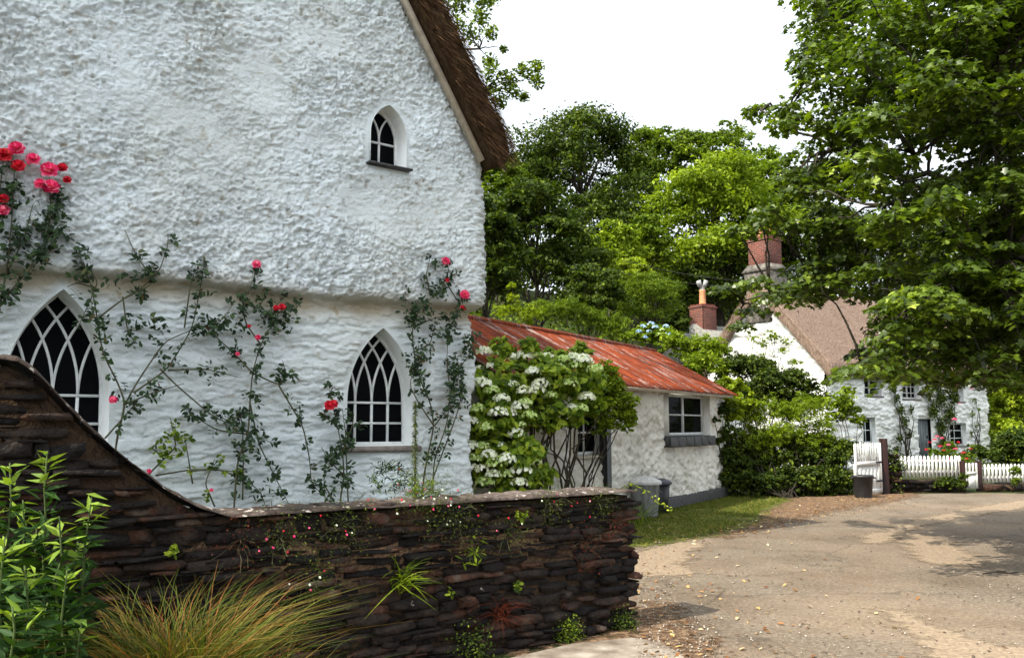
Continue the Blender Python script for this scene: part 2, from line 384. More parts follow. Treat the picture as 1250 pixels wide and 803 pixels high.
def blades(name, B, D, L, wd, droop, mat, parent=None, seg=4):
    """grass blades: bases B, start directions D, lengths L"""
    n = len(B); D = norm(D); t = np.linspace(0, 1, seg+1)
    Hd = D.copy(); Hd[:, 2] = 0; Hd = norm(Hd+1e-6)
    P = B[:, None]+L[:, None, None]*(D[:, None]*t[None, :, None]+Hd[:, None]*(t**2*.35)[None, :, None])
    P[:, :, 2] -= (L*droop)[:, None]*(t**2.2)[None]
    Wd = norm(np.cross(D, rdir(n)))
    wt = wd*(1-t**1.5*.92)
    A = P-Wd[:, None]*wt[None, :, None]/2; Bq = P+Wd[:, None]*wt[None, :, None]/2
    V = np.stack([A, Bq], 2).reshape(-1, 3); k = 2*(seg+1)
    base = (np.arange(n)*k)[:, None, None]; s = (np.arange(seg)*2)[None, :, None]
    FF = (base+s+np.array([0, 1, 3, 2])[None, None]).reshape(-1, 4)
    me = npmesh(name, V, FF, np.repeat(rng.random(n), k)); return link(name, me, LM[mat] if isinstance(mat, str) else mat, parent)

# ------------------------------------------------------------------ frames of reference
A = Frame(at(581, 518, 11.0), R(52))
G = Frame(ground(780, 764), R(52))
SH = Frame(ground(886, 606), R(32))
CO = Frame(at(1010, 518, 32.0), R(54))

# ------------------------------------------------------------------ the ground
def sheet(name, pts, z, mat, wob=.0, label=None, kind='structure', step=.35):
    P = []
    n = len(pts)
    for i in range(n):
        a = np.array(pts[i][:2], float); b = np.array(pts[(i+1) % n][:2], float); k = max(1, int(np.linalg.norm(b-a)/step))
        for j in range(k):
            p = a+(b-a)*j/k
            if wob: p = p+wob*(np.array([fbm(p[0]*2.2, p[1]*2.2, 1, 3), fbm(p[0]*2.2, p[1]*2.2, 7, 9)])-.5)*2
            P.append((p[0], p[1], z))
    me = npmesh(name, np.array(P), [list(range(len(P)))]); o = link(name, me, mat); tag(o, kind=kind); return o
def decal(name, poly, z, m, feather=.25, cell=.07):
    poly = np.array([tuple(q)[:2] for q in poly], float); lo = poly.min(0)-feather; hi = poly.max(0)+feather
    xs = np.arange(lo[0], hi[0], cell); ys = np.arange(lo[1], hi[1], cell); X, Y = np.meshgrid(xs, ys); P = np.stack([X.ravel(), Y.ravel()], 1)
    d = np.full(len(P), 1e9)
    for i in range(len(poly)):
        a, b = poly[i], poly[(i+1) % len(poly)]; ab = b-a; t = np.clip(((P-a)@ab)/(ab@ab+1e-9), 0, 1); d = np.minimum(d, np.linalg.norm(P-a-t[:, None]*ab, axis=1))
    d = np.where(inside(P, poly), d, -d); at_ = np.clip(d/feather*.5+.5, 0, 1)
    n = len(xs); i = (np.arange(len(ys)-1)[:, None]*n+np.arange(n-1)[None]).ravel(); Q = np.stack([i, i+1, i+n+1, i+n], 1); Q = Q[at_[Q].max(1) > .02]
    u = np.unique(Q); mp = np.full(len(P), -1); mp[u] = np.arange(len(u))
    me = npmesh(name, np.concatenate([P[u], np.full((len(u), 1), z)], 1), mp[Q], at_[u]); o = link(name, me, m); tag(o, kind='structure'); return o
def ragged(m, scale=6, detail=8, soft=.10, cover=0.0):
    '''the sheet thins out raggedly towards its rim'''
    t = m.node_tree; o = [n for n in t.nodes if n.type == 'OUTPUT_MATERIAL'][0]; src = o.inputs[0].links[0].from_socket
    nz_ = noise(t, coords(t), scale, detail, .7); a = t.nodes.new('ShaderNodeMath'); a.operation = 'SUBTRACT'; t.links.new(attr(t), a.inputs[0])
    b = t.nodes.new('ShaderNodeMapRange'); b.inputs['From Min'].default_value = .2; b.inputs['From Max'].default_value = .8; b.inputs['To Min'].default_value = 0; b.inputs['To Max'].default_value = 1; t.links.new(nz_, b.inputs[0]); t.links.new(b.outputs[0], a.inputs[1])
    c = t.nodes.new('ShaderNodeMapRange'); c.inputs['From Min'].default_value = -soft-cover; c.inputs['From Max'].default_value = soft-cover; t.links.new(a.outputs[0], c.inputs[0])
    tr = t.nodes.new('ShaderNodeBsdfTransparent'); ms = t.nodes.new('ShaderNodeMixShader'); t.links.new(c.outputs[0], ms.inputs[0]); t.links.new(tr.outputs[0], ms.inputs[1]); t.links.new(src, ms.inputs[2]); t.links.new(ms.outputs[0], o.inputs[0]); return m
def build_ground():
    xs = np.concatenate([np.arange(-120, -12, 6), np.arange(-12, 40, 1.0), np.arange(40, 200, 8)])
    ys = np.concatenate([np.arange(-40, 16, 6), np.arange(16, 70, 1.0), np.arange(70, 400, 15)])
    X, Y = np.meshgrid(xs, ys); Z = gz(X, Y)
    V = np.stack([X, Y, Z], 2).reshape(-1, 3); nx = len(xs)
    i = (np.arange(len(ys)-1)[:, None]*nx+np.arange(nx-1)[None]).ravel()
    me = npmesh('ground', V, np.stack([i, i+1, i+nx+1, i+nx], 1), None, True)
    m, t, o = newmat('earth_and_grass'); v = coords(t)
    c = ramp(t, noise(t, v, .8, 8, .65), [(.35, (.045, .03, .018)), (.5, (.035, .05, .014)), (.65, (.06, .09, .02))])
    surf(t, o, c, .95, .1, bumpn(t, noise(t, v, 9, 8, .7), 1, .12))
    tag(link('ground', me, m), kind='structure')
    # the lane
    m, t, o = newmat('worn_sandy_asphalt'); v = coords(t)
    grit = noise(t, v, 30, 6, .85)
    c = ramp(t, grit, [(.32, (.035, .028, .021)), (.45, (.115, .093, .070)), (.58, (.185, .152, .116)), (.70, (.46, .41, .34))])
    sand = ramp(t, noise(t, v, .42, 7, .6, .6), [(.42, (.15, .15, .15)), (.66, (.6, .6, .6))])
    c = mix(t, sand, c, ramp(t, grit, [(.3, (.13, .09, .058)), (.7, (.34, .255, .175))]))
    dk = ramp(t, noise(t, v, .9, 6, .6), [(.34, (.74, .70, .66)), (.56, (1, 1, 1))]); c = mix(t, 1, c, dk, 'MULTIPLY')
    vo = t.nodes.new('ShaderNodeTexVoronoi'); vo.feature = 'DISTANCE_TO_EDGE'; vo.inputs['Scale'].default_value = .42
    wv = t.nodes.new('ShaderNodeVectorMath'); wv.operation = 'ADD'; nn = t.nodes.new('ShaderNodeTexNoise'); nn.inputs['Scale'].default_value = 1.7; nn.inputs['Detail'].default_value = 7
    t.links.new(v, nn.inputs['Vector']); t.links.new(nn.outputs['Color'], wv.inputs[1]); t.links.new(v, wv.inputs[0]); t.links.new(wv.outputs[0], vo.inputs['Vector'])
    c = mix(t, ramp(t, vo.outputs['Distance'], [(.0, (.55, .55, .55)), (.012, (0, 0, 0))]), c, (.05, .04, .03))
    leafy = ramp(t, noise(t, v, 11, 3, .6), [(.66, (0, 0, 0)), (.70, (.6, .6, .6))]); c = mix(t, leafy, c, (.22, .11, .05))
    surf(t, o, c, .92, .2, bumpn(t, noise(t, v, 55, 5, .7), .8, .012))
    g = ground
    pts = [(-9, -4), (-9, 2.0)] + [tuple(G.w(-9, -.25, 0)[:2]), tuple(G.w(0.1, -.25, 0)[:2]), tuple(g(762, 735)[:2]), tuple(g(752, 668)[:2]), tuple(g(860, 655)[:2]), tuple(g(925, 637)[:2]), tuple(g(985, 621)[:2]), tuple(g(1040, 612)[:2]),
           tuple(g(1085, 604)[:2]), tuple(g(1160, 602)[:2]), tuple(g(1250, 602)[:2]), (24, 22), (34, 24), (34, -4)]
    sheet('road', pts, .006, m, .12)
    # pale worn track beside the lane and sand washed along its middle
    ms, t, o = newmat('washed_sand'); v = coords(t)
    c = ramp(t, noise(t, v, 30, 5, .7), [(.3, (.14, .10, .068)), (.55, (.25, .19, .13)), (.75, (.38, .30, .215))]); surf(t, o, c, .95, .15, bumpn(t, noise(t, v, 60, 5), .6, .008)); ragged(ms, 5, 9, .16, .0)
    def strip(name, mid, wid, z):
        L = []; Rr = []
        P = np.array([g(*q)[:2] for q in mid]); tt = np.linspace(0, len(P)-1, 60); P = np.stack([np.interp(tt, range(len(P)), P[:, k]) for k in (0, 1)], 1)
        W = np.interp(tt, range(len(wid)), wid); T = norm(np.gradient(P, axis=0)); Nn = np.stack([-T[:, 1], T[:, 0]], 1)
        wl = W*(.35+1.1*fbm(tt*1.3, 0*tt, 3, 4)); wr = W*(.35+1.1*fbm(tt*1.7, 0*tt, 9, 8))
        decal(name, np.concatenate([P+Nn*wl[:, None]*1.25, (P-Nn*wr[:, None]*1.25)[::-1]]), z, ms, .22, .05)
    strip('sand_strip', [(1062, 664), (1075, 654), (1105, 642), (1150, 633), (1200, 624), (1250, 615), (1320, 606)], [.12, .22, .2, .2, .22, .3, .4], .011)
    strip('sand_strip', [(1066, 742), (1090, 748), (1118, 762), (1145, 778), (1180, 794), (1225, 815)], [.03, .10, .16, .2, .26, .32], .011)
    strip('sand_strip', [(1118, 652), (1135, 664), (1150, 676), (1162, 690)], [.05, .35, .45, .2, .05], .0125)
    strip('sand_track', [(752, 700), (785, 690), (815, 672), (850, 662)], [.5, .55, .35, .12], .0115)
    # verge of litter and gravel
    mv, t, o = newmat('leafy_verge'); v = coords(t)
    c = ramp(t, noise(t, v, 14, 6, .7), [(.32, (.05, .03, .018)), (.5, (.14, .085, .05)), (.62, (.30, .20, .12)), (.75, (.5, .4, .28))]); surf(t, o, c, .95, .1, bumpn(t, noise(t, v, 30, 6, .7), 1, .03))
    ragged(mv, 5, 9, .12, .1)
    decal('verge', [g(880, 655)[:2], g(935, 640)[:2], g(1000, 625)[:2], g(1060, 615)[:2], g(1110, 606)[:2], g(1108, 601)[:2], g(1040, 604)[:2], g(980, 606)[:2], g(900, 622)[:2], g(840, 640)[:2]], .010, mv, .7)
    decal('verge', [g(778, 742)[:2], g(800, 738)[:2], g(835, 770)[:2], g(860, 803)[:2], g(880, 850)[:2], g(700, 850)[:2], g(640, 802)[:2], g(700, 786)[:2], g(770, 772)[:2]], .0085, mv, .45)
    mc = plain('pale_concrete', [(.3, (.10, .075, .055)), (.5, (.20, .165, .13)), (.7, (.33, .29, .24))], 5, .9, .2, .8, 40, .01)
    sheet('path', [g(625, 806)[:2], g(700, 788)[:2], g(770, 780)[:2], g(805, 786)[:2], g(830, 800)[:2], g(850, 830)[:2], g(700, 880)[:2], g(500, 880)[:2]], .015, mc, .05)
    # mown grass before the shed
    gp = [g(765, 668)[:2], g(800, 664)[:2], g(870, 652)[:2], g(920, 636)[:2], g(930, 622)[:2], g(960, 610)[:2], g(900, 604)[:2], g(860, 606)[:2], g(800, 609)[:2], g(755, 615)[:2], g(740, 640)[:2]]
    mg = plain('short_turf', [(.35, (.05, .045, .015)), (.5, (.09, .11, .018)), (.7, (.19, .17, .04))], 2.5, .95, .1, 1, 40, .03)
    ragged(mg, 6, 8, .12, .1); decal('lawn', gp, .014, mg, .5)
    poly = np.array(gp); n = 60000
    B = rng.random((n, 2))*(poly.max(0)-poly.min(0))+poly.min(0); B = B[inside(B, poly)]
    thin = fbm(B[:, 0]*1.3, B[:, 1]*1.3, 0, 2)+rng.random(len(B))*.35; B = B[thin > .6][:30000]
    n = len(B); D = rng.normal(size=(n, 3))*.5; D[:, 2] = 1
    gr = blades('grass', np.concatenate([B, np.full((n, 1), .012)], 1), D, .03+.06*rng.random(n), .008, .2, 'grass', seg=2); tag(gr, 'short yellow green grass scattered with leaves before the shed', 'grass', kind='stuff')
def inside(P, poly):
    x, y = P[:, 0], P[:, 1]; r = np.zeros(len(P), bool); n = len(poly)
    for i in range(n):
        x0, y0 = poly[i]; x1, y1 = poly[(i+1) % n]
        c = ((y0 > y) != (y1 > y)) & (x < (x1-x0)*(y-y0)/((y1-y0) if y1 != y0 else 1e-9)+x0); r ^= c
    return r
build_ground()

# ------------------------------------------------------------------ walls with openings
def gothic(uc, z0, zs, w_, hgt, n=18):
    """pointed arch outline, counter-clockwise from lower left; returns points"""
    hw = w_/2; Rr = (hgt*hgt+hw*hw)/w_ if hgt > hw else hw*1.0001
    a1 = math.atan2(hgt, Rr-hw) if hgt > hw else math.pi/2
    pts = [(uc-hw, z0), (uc+hw, z0)]
    # right side arc: centre at uc+hw-R
    for k in range(n+1):
        a = a1*k/n; pts.append((uc+hw-Rr+Rr*math.cos(a), zs+Rr*math.sin(a)))
    for k in range(n-1, -1, -1):
        a = a1*k/n; pts.append((uc-hw+Rr-Rr*math.cos(a), zs+Rr*math.sin(a)))
    return np.array(pts), Rr
def densify(P, st):
    out = []
    for i in range(len(P)):
        a, b = P[i], P[(i+1) % len(P)]; k = max(1, int(np.linalg.norm(b-a)/st))
        for j in range(k): out.append(a+(b-a)*j/k)
    return np.array(out)
def wallsheet(name, s0, s1, z0, z1, step, disp, pos, holes, mat, parent, keep=None, stain_shade=None):
    ns = int((s1-s0)/step)+1; nz_ = int((z1-z0)/step)+1
    s = np.linspace(s0, s1, ns); z = np.linspace(z0, z1, nz_)
    Sg, Zg = np.meshgrid(s, z); Sg = Sg.ravel(); Zg = Zg.ravel()
    i = (np.arange(nz_-1)[:, None]*ns+np.arange(ns-1)[None]).ravel(); Q = np.stack([i, i+1, i+ns+1, i+ns], 1)
    cs = Sg[Q].mean(1); cz = Zg[Q].mean(1); ok = np.ones(len(Q), bool)
    if keep is not None: ok &= keep(cs, cz)
    fade = np.ones(len(Sg))
    for hp in holes:
        hin = inside(np.stack([cs, cz], 1), hp); ok &= ~hin
        D = densify(hp, .01)
        near = np.where((Sg > hp[:, 0].min()-.4) & (Sg < hp[:, 0].max()+.4) & (Zg > hp[:, 1].min()-.4) & (Zg < hp[:, 1].max()+.4))[0]
        P = np.stack([Sg[near], Zg[near]], 1)
        d2 = ((P[:, None]-D[None])**2).sum(2); am = d2.argmin(1); dm = np.sqrt(d2.min(1))
        rem = np.zeros(len(Sg), bool); rem[Q[hin].ravel()] = True; kp = np.zeros(len(Sg), bool); kp[Q[ok].ravel()] = True
        bd = (rem & kp)[near]
        Sg[near[bd]] = D[am[bd], 0]; Zg[near[bd]] = D[am[bd], 1]; dm[bd] = 0
        fade[near] = np.minimum(fade[near], .0+sm(0.0, .13, dm))
    Q = Q[ok]
    d = disp(Sg, Zg)*fade + (disp.off(Sg, Zg) if hasattr(disp, 'off') else 0)
    V = pos(Sg, Zg, d)
    rn = stain_shade(Sg, Zg, d)*fade if stain_shade else np.zeros(len(Sg))
    used = np.unique(Q); mp = np.full(len(Sg), -1); mp[used] = np.arange(len(used))
    me = npmesh(name, V[used], mp[Q], rn[used], True); return link(name, me, mat, parent)
def flatpos(s, z, d): return np.stack([s, -d, z], 1)
def bar(mb, P, wd, dp, y):
    """rectangular bar along polyline P (u,z) in the window plane, front face at v=y"""
    P = np.asarray(P, float)
    T = norm(np.gradient(P, axis=0)); Nn = np.stack([-T[:, 1], T[:, 0]], 1); L = P+Nn*wd/2; Rr = P-Nn*wd/2; n = len(P)
    V = np.concatenate([np.stack([q[:, 0], np.full(n, yy), q[:, 1]], 1) for q, yy in ((L, y), (Rr, y), (Rr, y+dp), (L, y+dp))])
    Fs = []
    for k in range(4):
        a, b = k*n, ((k+1) % 4)*n
        Fs += [(a+i, b+i, b+i+1, a+i+1) for i in range(n-1)]
    Fs += [(0, 3*n, 2*n, n), (n-1, 2*n-1, 3*n-1, 4*n-1)]
    mb.add(V, Fs)
def extr(P, y0, y1, inset=0.0):
    c = P.mean(0); P2 = c+(P-c)*(1-inset); n = len(P)
    V = np.concatenate([np.stack([P[:, 0], np.full(n, y0), P[:, 1]], 1), np.stack([P2[:, 0], np.full(n, y1), P2[:, 1]], 1)])
    return V, [(i, (i+1) % n, n+(i+1) % n, n+i) for i in range(n)]
def arch_window(parent, out, Rr, uc, z0, zs, w_, depth, nl, transoms, voff, sillmat, sillw=.06, barw=.026):
    """out: opening outline; frame sits at depth behind it"""
    mb = MB(); y = depth
    V, Fs = extr(out, voff, y+.05, .03); rv = MB().add(V, Fs)
    c = out.mean(0); inn = c+(out-c)*.97
    bar(mb, np.concatenate([inn, inn[:1]]), .05, .05, y)
    hw = w_/2*.97
    for k in range(1, nl):
        x = uc-hw+2*hw*k/nl
        bar(mb, [(x, z0+.02), (x, zs)], barw, .035, y+.008)
        for sg in (1, -1):
            pts = []
            for a in np.linspace(0, 1.5, 50):
                q = (x+sg*(Rr-Rr*math.cos(a)), zs+Rr*math.sin(a))
                if inside(np.array([q]), inn)[0]: pts.append(q)
                else: break
            if len(pts) > 2: bar(mb, pts, barw*.92, .03, y+.010+(.003 if sg > 0 else 0))
    for z in transoms: bar(mb, [(uc-hw, z), (uc+hw, z)], barw, .034, y+.005)
    wn = mb.build('window', MAT['white'], parent)
    rv.build('reveal', MAT['reveal'], wn, True)
    n = len(inn); V = np.stack([inn[:, 0], np.full(n, y+.03), inn[:, 1]], 1); MB().add(V, [list(range(n))]).build('pane', MAT['glass'], wn)
    s = MB(); s.box(uc-w_/2-.05, uc+w_/2+.06, voff-.07, y+.02, z0-sillw, z0+.006, bev=.012); s.build('sill', sillmat, wn)
    return wn
def rect_window(parent, u0, u1, z0, z1, depth, nx, ny, mat='white', sill='slate', cas=1, barw=.022, sillw=.05, fw=.05, y0=-.01, reveal='reveal'):
    mb = MB(); y = depth
    P = np.array([(u0, z0), (u1, z0), (u1, z1), (u0, z1)])
    mb.box(u0, u1, y, y+.05, z0, z0+fw); mb.box(u0, u1, y, y+.05, z1-fw, z1); mb.box(u0, u0+fw, y+.002, y+.048, z0+fw, z1-fw); mb.box(u1-fw, u1, y+.002, y+.048, z0+fw, z1-fw)
    for k in range(1, cas): x = u0+(u1-u0)*k/cas; mb.box(x-fw*.6, x+fw*.6, y+.001, y+.047, z0+fw, z1-fw)
    for k in range(1, nx):
        if cas > 1 and (k*cas) % nx == 0: continue
        x = u0+(u1-u0)*k/nx; mb.box(x-barw/2, x+barw/2, y+.01, y+.035, z0+fw, z1-fw)
    for k in range(1, ny): z = z0+(z1-z0)*k/ny; mb.box(u0+fw, u1-fw, y+.012, y+.033, z-barw/2, z+barw/2)
    wn = mb.build('window', MAT[mat], parent)
    V, Fs = extr(P, y0, y+.06); MB().add(V, Fs).build('reveal', MAT[reveal], wn)
    MB().add([(u0, y+.03, z0), (u1, y+.03, z0), (u1, y+.03, z1), (u0, y+.03, z1)], [(0, 1, 2, 3)]).build('pane', MAT['glass'], wn)
    s = MB(); s.box(u0-.06, u1+.06, -.09, y, z0-sillw, z0+.003, bev=.01); s.build('sill', MAT[sill], wn)
    return wn

# ------------------------------------------------------------------ thatch
def thatch(parent, prof, v0, v1, th, mat_out, strands, smat, eave_round=.1):
    """prof: underside polyline (u,z) from left eave over the ridge to the right eave; thick body from v0 (gable) to v1"""
    P = np.array(prof, float); seg = []
    for i in range(len(P)-1):
        k = max(2, int(np.linalg.norm(P[i+1]-P[i])/.12)); seg += [P[i]+(P[i+1]-P[i])*j/k for j in range(k)]
    seg.append(P[-1]); Q = np.array(seg); T = norm(np.gradient(Q, axis=0)); Nn = np.stack([-T[:, 1], T[:, 0]], 1)
    Nn = np.where((Nn[:, 1:2] < 0), -Nn, Nn)
    # thickness tapers into a rounded eave
    L = np.concatenate([[0], np.cumsum(np.linalg.norm(np.diff(Q, axis=0), axis=1))]); dd = np.minimum(L, L[-1]-L)
    rr = np.clip(dd/.42, 0, 1); tf = .50+.50*np.sqrt(1-(1-rr)**2)
    m = len(Q); J = 9; vs = np.concatenate([[0, .012, .035, .07, .12], np.arange(.3, v1-v0, .25)])+v0
    def loop(v, shrink):
        top = []; js = np.linspace(0, 1, J)
        off = shrink+(1-2*shrink)*js
        return np.stack([Q+Nn*(th*tf*o_)[:, None] for o_ in off], 1)   # (m,J,2)
    V = []; Fs = []
    # outer shell rows: ring order = underside 0..m-1 then top m-1..0
    def ring(v, sh):
        g_ = loop(v, sh); a = g_[:, 0]; b = g_[::-1, -1]
        ends = g_[-1, 1:-1]; e2 = g_[0, 1:-1][::-1]
        rg = np.concatenate([a, ends, b, e2]); return np.concatenate([rg, np.full((len(rg), 1), v)], 1)
    shr = [.14, .08, .045, .02, 0]+[0]*(len(vs)-5)
    rings = np.array([ring(v, s_) for v, s_ in zip(vs, shr)]); nr, k = rings.shape[:2]
    W = rings.reshape(-1, 3)[:, [0, 2, 1]]
    dn = (fbm(W[:, 0]*3+W[:, 2]*2, W[:, 1]*4, W[:, 2]*3, 4, 4)-.5)*.10
    cen = np.array([Q[:, 0].mean(), 0, 0])
    W = W.copy(); W[:, 2] += dn; W[:, 0] += dn*.5
    base = np.arange(nr-1)[:, None]*k; j = np.arange(k)[None]; jn = (j+1) % k
    FF = [list(x) for x in np.stack([base+j, base+jn, base+k+jn, base+k+j], 2).reshape(-1, 4)]
    # gable cap as a grid
    g_ = loop(v0, .14); cap = np.concatenate([g_.reshape(-1, 2), np.full((m*J, 1), v0-.01)], 1)[:, [0, 2, 1]]
    cap[:, 1] += -.02*np.sin(np.tile(np.linspace(0, 1, J), m)*math.pi)+(fbm(cap[:, 0]*6, cap[:, 2]*6, 0, 6)-.5)*.06
    o_ = len(W); cap_f = [[o_+i*J+q, o_+(i+1)*J+q, o_+(i+1)*J+q+1, o_+i*J+q+1] for i in range(m-1) for q in range(J-1)]
    me = npmesh('roof', np.concatenate([W, cap]), FF+cap_f, None, True)
    ro = link('roof', me, mat_out, parent)
    # loose straw ends over the cut verge and eave
    if strands:
        n = strands; i = rng.integers(0, m-1, n); f = rng.random(n); q = rng.random(n)
        B2 = Q[i]*(1-f)[:, None]+Q[i+1]*f[:, None]+Nn[i]*(th*tf[i]*q)[:, None]
        dT = np.where(Q[i, 0:1] > Q[:, 0].mean(), T[i], -T[i])
        side = rng.random(n)
        vv = np.where(side < .7, v0-.02+.03*rng.random(n), v0+rng.random(n)*(v1-v0)*.5)
        q2 = np.where(side < .7, q, .98)
        B2 = np.where((side < .7)[:, None], B2, Q[i]*(1-f)[:, None]+Q[i+1]*f[:, None]+Nn[i]*(th*tf[i]*1.0)[:, None])
        B3 = np.stack([B2[:, 0], vv, B2[:, 1]], 1)
        D = np.stack([dT[:, 0], np.where(side < .7, -.25-.3*rng.random(n), 0), dT[:, 1]], 1)+rng.normal(size=(n, 3))*.12
        D -= np.stack([Nn[i][:, 0]*.2, 0*f, Nn[i][:, 1]*.2], 1)*(side < .7)[:, None]
        blades('straw_ends', B3, D, .05+.10*rng.random(n), .007, .05, smat, ro, seg=1)
    return ro
def thatchmat(name, stops, sc=(2.0, 2.0, 2.0)):
    m, t, o = newmat(name); v = coords(t)
    n1 = noise(t, coords(t, (9, 9, 3)), 2, 8, .75); n2 = noise(t, v, 1.6, 5)
    c = ramp(t, n1, stops); c = mix(t, ramp(t, n2, [(.4, (0, 0, 0)), (.7, (.5, .5, .5))]), c, tuple(x*.6 for x in stops[-1][1]))
    surf(t, o, c, .95, .1, bumpn(t, n1, 1, .05)); return m
MAT['thatch'] = thatchmat('dark_thatch', [(.3, (.02, .013, .008)), (.5, (.055, .033, .018)), (.7, (.11, .07, .035))])
MAT['thatchpale'] = thatchmat('pale_pink_brown_thatch', [(.36, (.06, .04, .03)), (.5, (.17, .115, .085)), (.64, (.34, .25, .20))])

# ------------------------------------------------------------------ main cottage
def build_house():
    root = fthing('thatched_cottage', 'large whitewashed cottage gable with jettied upper wall, pointed windows and dark thatch', 'cottage', A)
    ujet, zjet = A.hit(560, 378, -.1)
    jz = zjet
    r = .14
    def pos(s, z, d):
        th = np.clip((s+r)/r, 0, math.pi/2); s1 = -r+r*math.pi/2
        x = np.where(s <= -r, s, -r+r*np.sin(th)); y = np.where(s <= -r, 0, r-r*np.cos(th))+np.maximum(s-s1, 0)
        nx, ny = np.sin(th), -np.cos(th)
        x = x+nx*d; y = y+ny*d
        return np.stack([x, y, z], 1)
    def jline(s): return jz+.05*(fbm(s*.9, s*0, 2, 3, 3)-.5)*2
    def disp(s, z):
        up = sm(-.02, .10, z-jline(s))
        wx = s+.05*(fbm(s*8, z*8, 0, 91, 2)-.5); wz = z+.05*(fbm(s*8, z*8, 4, 92, 2)-.5)
        am = np.clip(-.5+3.0*fbm(s*1.4, z*1.7, 4, 66, 4), .25, 1.4)
        n1 = fbm(wx*9+wz*4, wz*17-wx*4, 0, 1, 3); n2 = fbm(wx*22, wz*30, 3, 2, 3); n3 = fbm(wx*48, wz*55, 3, 12, 2)
        pit = np.maximum(0, vn(wx*21+5, wz*30, 1, 9)-.80)
        rough = am*(.012*sm(.42, .52, n1)+.017*sm(.44, .54, n2)+.014*sm(.42, .58, n3)+.012*(n1-.5))-pit*.18*(fbm(s*2, z*2, 0, 45, 2) > .45)+(fbm(s*1.2, z*1.2, 5, 5, 2)-.5)*.09+(fbm(s*4, z*4, 5, 6, 2)-.5)*.03
        wv = .35*(fbm(s*1.1, z*1.1, 0, 21, 3)-.5)
        ww = z+wv*.45+.03*(fbm(s*6, z*9, 0, 93, 2)-.5); r1 = fbm(s*3.2, ww*13, 0, 11, 3); r2 = fbm(s*7, ww*27, 5, 14, 3)
        low = .015*sm(.42, .52, r1)+.015*sm(.44, .54, r2)+.012*(r1-.5)+(fbm(s*20, z*34, 2, 8, 2)-.5)*.014+(fbm(s*.8, z*1.3, 5, 15, 2)-.5)*.10
        return rough*up+low*(1-up)
    def off(s, z):
        zz = z-jline(s); return .11*sm(-.035, .07, zz)-.02*sm(.1, 1.5, zz)-.035*np.exp(-((zz+.07)/.06)**2)
    disp.off = off
    def stain_shade(s, z, d):
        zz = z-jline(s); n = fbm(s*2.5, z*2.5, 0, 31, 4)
        return np.clip(np.exp(-((zz+.06)/.13)**2)*(.45+.9*n), 0, .9)+np.clip((vn(s*14, z*18, 0, 40)-.80)*3.0, 0, .5)*(fbm(s*1.7, z*1.7, 0, 44, 3) > .47)+np.clip(vn(s*21+5, z*30, 1, 9)-.82, 0, 1)*4*(fbm(s*2, z*2, 0, 45, 2) > .45)*(z > jz)  # last term darkens the plaster pits: painted shade to deepen the relief
    # windows measured on the wall plane
    wins = []
    def aw(pxl, pxr, pyb, pys, pyt, nl, dpt, off_=0.0):
        ul, _ = A.hit(pxl, pys, -off_); ur, _ = A.hit(pxr, pys, -off_); um = (ul+ur)/2
        pm = (pxl+pxr)/2
        z0 = A.hit(pm, pyb, -off_)[1]; zs = A.hit(pm, pys, -off_)[1]; zt = A.hit(pm, pyt, -off_)[1]
        out, Rr = gothic(um, z0, zs, ur-ul, zt-zs); return out, Rr, um, z0, zs, ur-ul, zt
    W1 = aw(424, 507, 545, 490, 400, 4, .25); W2 = aw(3, 135, 520, 470, 352, 4, .25); 
    ul, zb = A.hit(452, 196, -.12); ur, _ = A.hit(496, 205, -.12)
    z_t = A.hit(474, 128, -.12)[1]; z_s = A.hit(474, 165, -.12)[1]; z_b = A.hit(474, 203, -.12)[1]
    out3, R3 = gothic((ul+ur)/2, z_b, z_s, ur-ul, z_t-z_s)
    # make the ground-floor windows the same design
    W2 = list(W2); hgt = W1[6]-W1[3]; w_ = max(W1[5], W2[5]); 
    zb2 = W1[3]; zs2 = W1[4]; out2, R2 = gothic(W2[2], zb2, zs2+.02, W2[5], W2[6]-zs2-.02)
    ze = A.hit(584, 205, 0)[1]; slope = 1.52; uc = -3.8
    print('house', 'jet', jz, 'eave', ze, 'W1', W1[2:], 'W2', W2[2:], 'W3', (ul+ur)/2, z_b, z_s, z_t, ur-ul)
    keep = lambda s, z: (z < ze+.25+np.where(s < 0, np.minimum(-s, s+7.6), 0)*slope)
    wallsheet('wall', -7.6, 3.2, 0, 8.6, .0135, disp, pos, [W1[0], out2, out3], MAT['wash'], root, keep, stain_shade)
    mb = MB(); mb.box(-7.62, -7.5, .03, 9, 0, ze); mb.box(-7.5, -.15, 8.9, 9, 0, ze); mb.box(-.13, -.03, 3.2, 9, 0, ze); mb.build('rear_wall', MAT['reveal'], root)
    arch_window(root, W1[0], W1[1], W1[2], W1[3], W1[4], W1[5], .23, 4, [W1[4]-.01, (W1[3]+W1[4])/2+.01], 0, MAT['sill'])
    arch_window(root, out2, R2, W2[2], zb2, zs2+.02, W2[5], .23, 4, [zs2+.01, (zb2+zs2)/2], 0, MAT['sill'])
    o3 = arch_window(root, out3, R3, (ul+ur)/2, z_b, z_s, ur-ul, .10, 2, [z_s-.04], -.125, MAT['slate'], .02, .022)
    # thatch
    uo = .07; zz = ze+.04
    prof = [(-7.6-uo, zz-uo*slope), (uc, zz+3.8*slope), (uo, zz-uo*slope)]
    thatch(root, prof, -.34, 8.6, .40, MAT['thatch'], 42000, 'straw')
    # barge board under the thatch
    bb = MB()
    for sg in (1, -1):
        e = (uc+sg*3.72, zz-.02); tp = (uc, zz+3.72*slope)
        bar(bb, [e, tp], .06, .08, -.24)
    bb.build('bargeboard', MAT['cream'], root)
    return root
house = build_house()

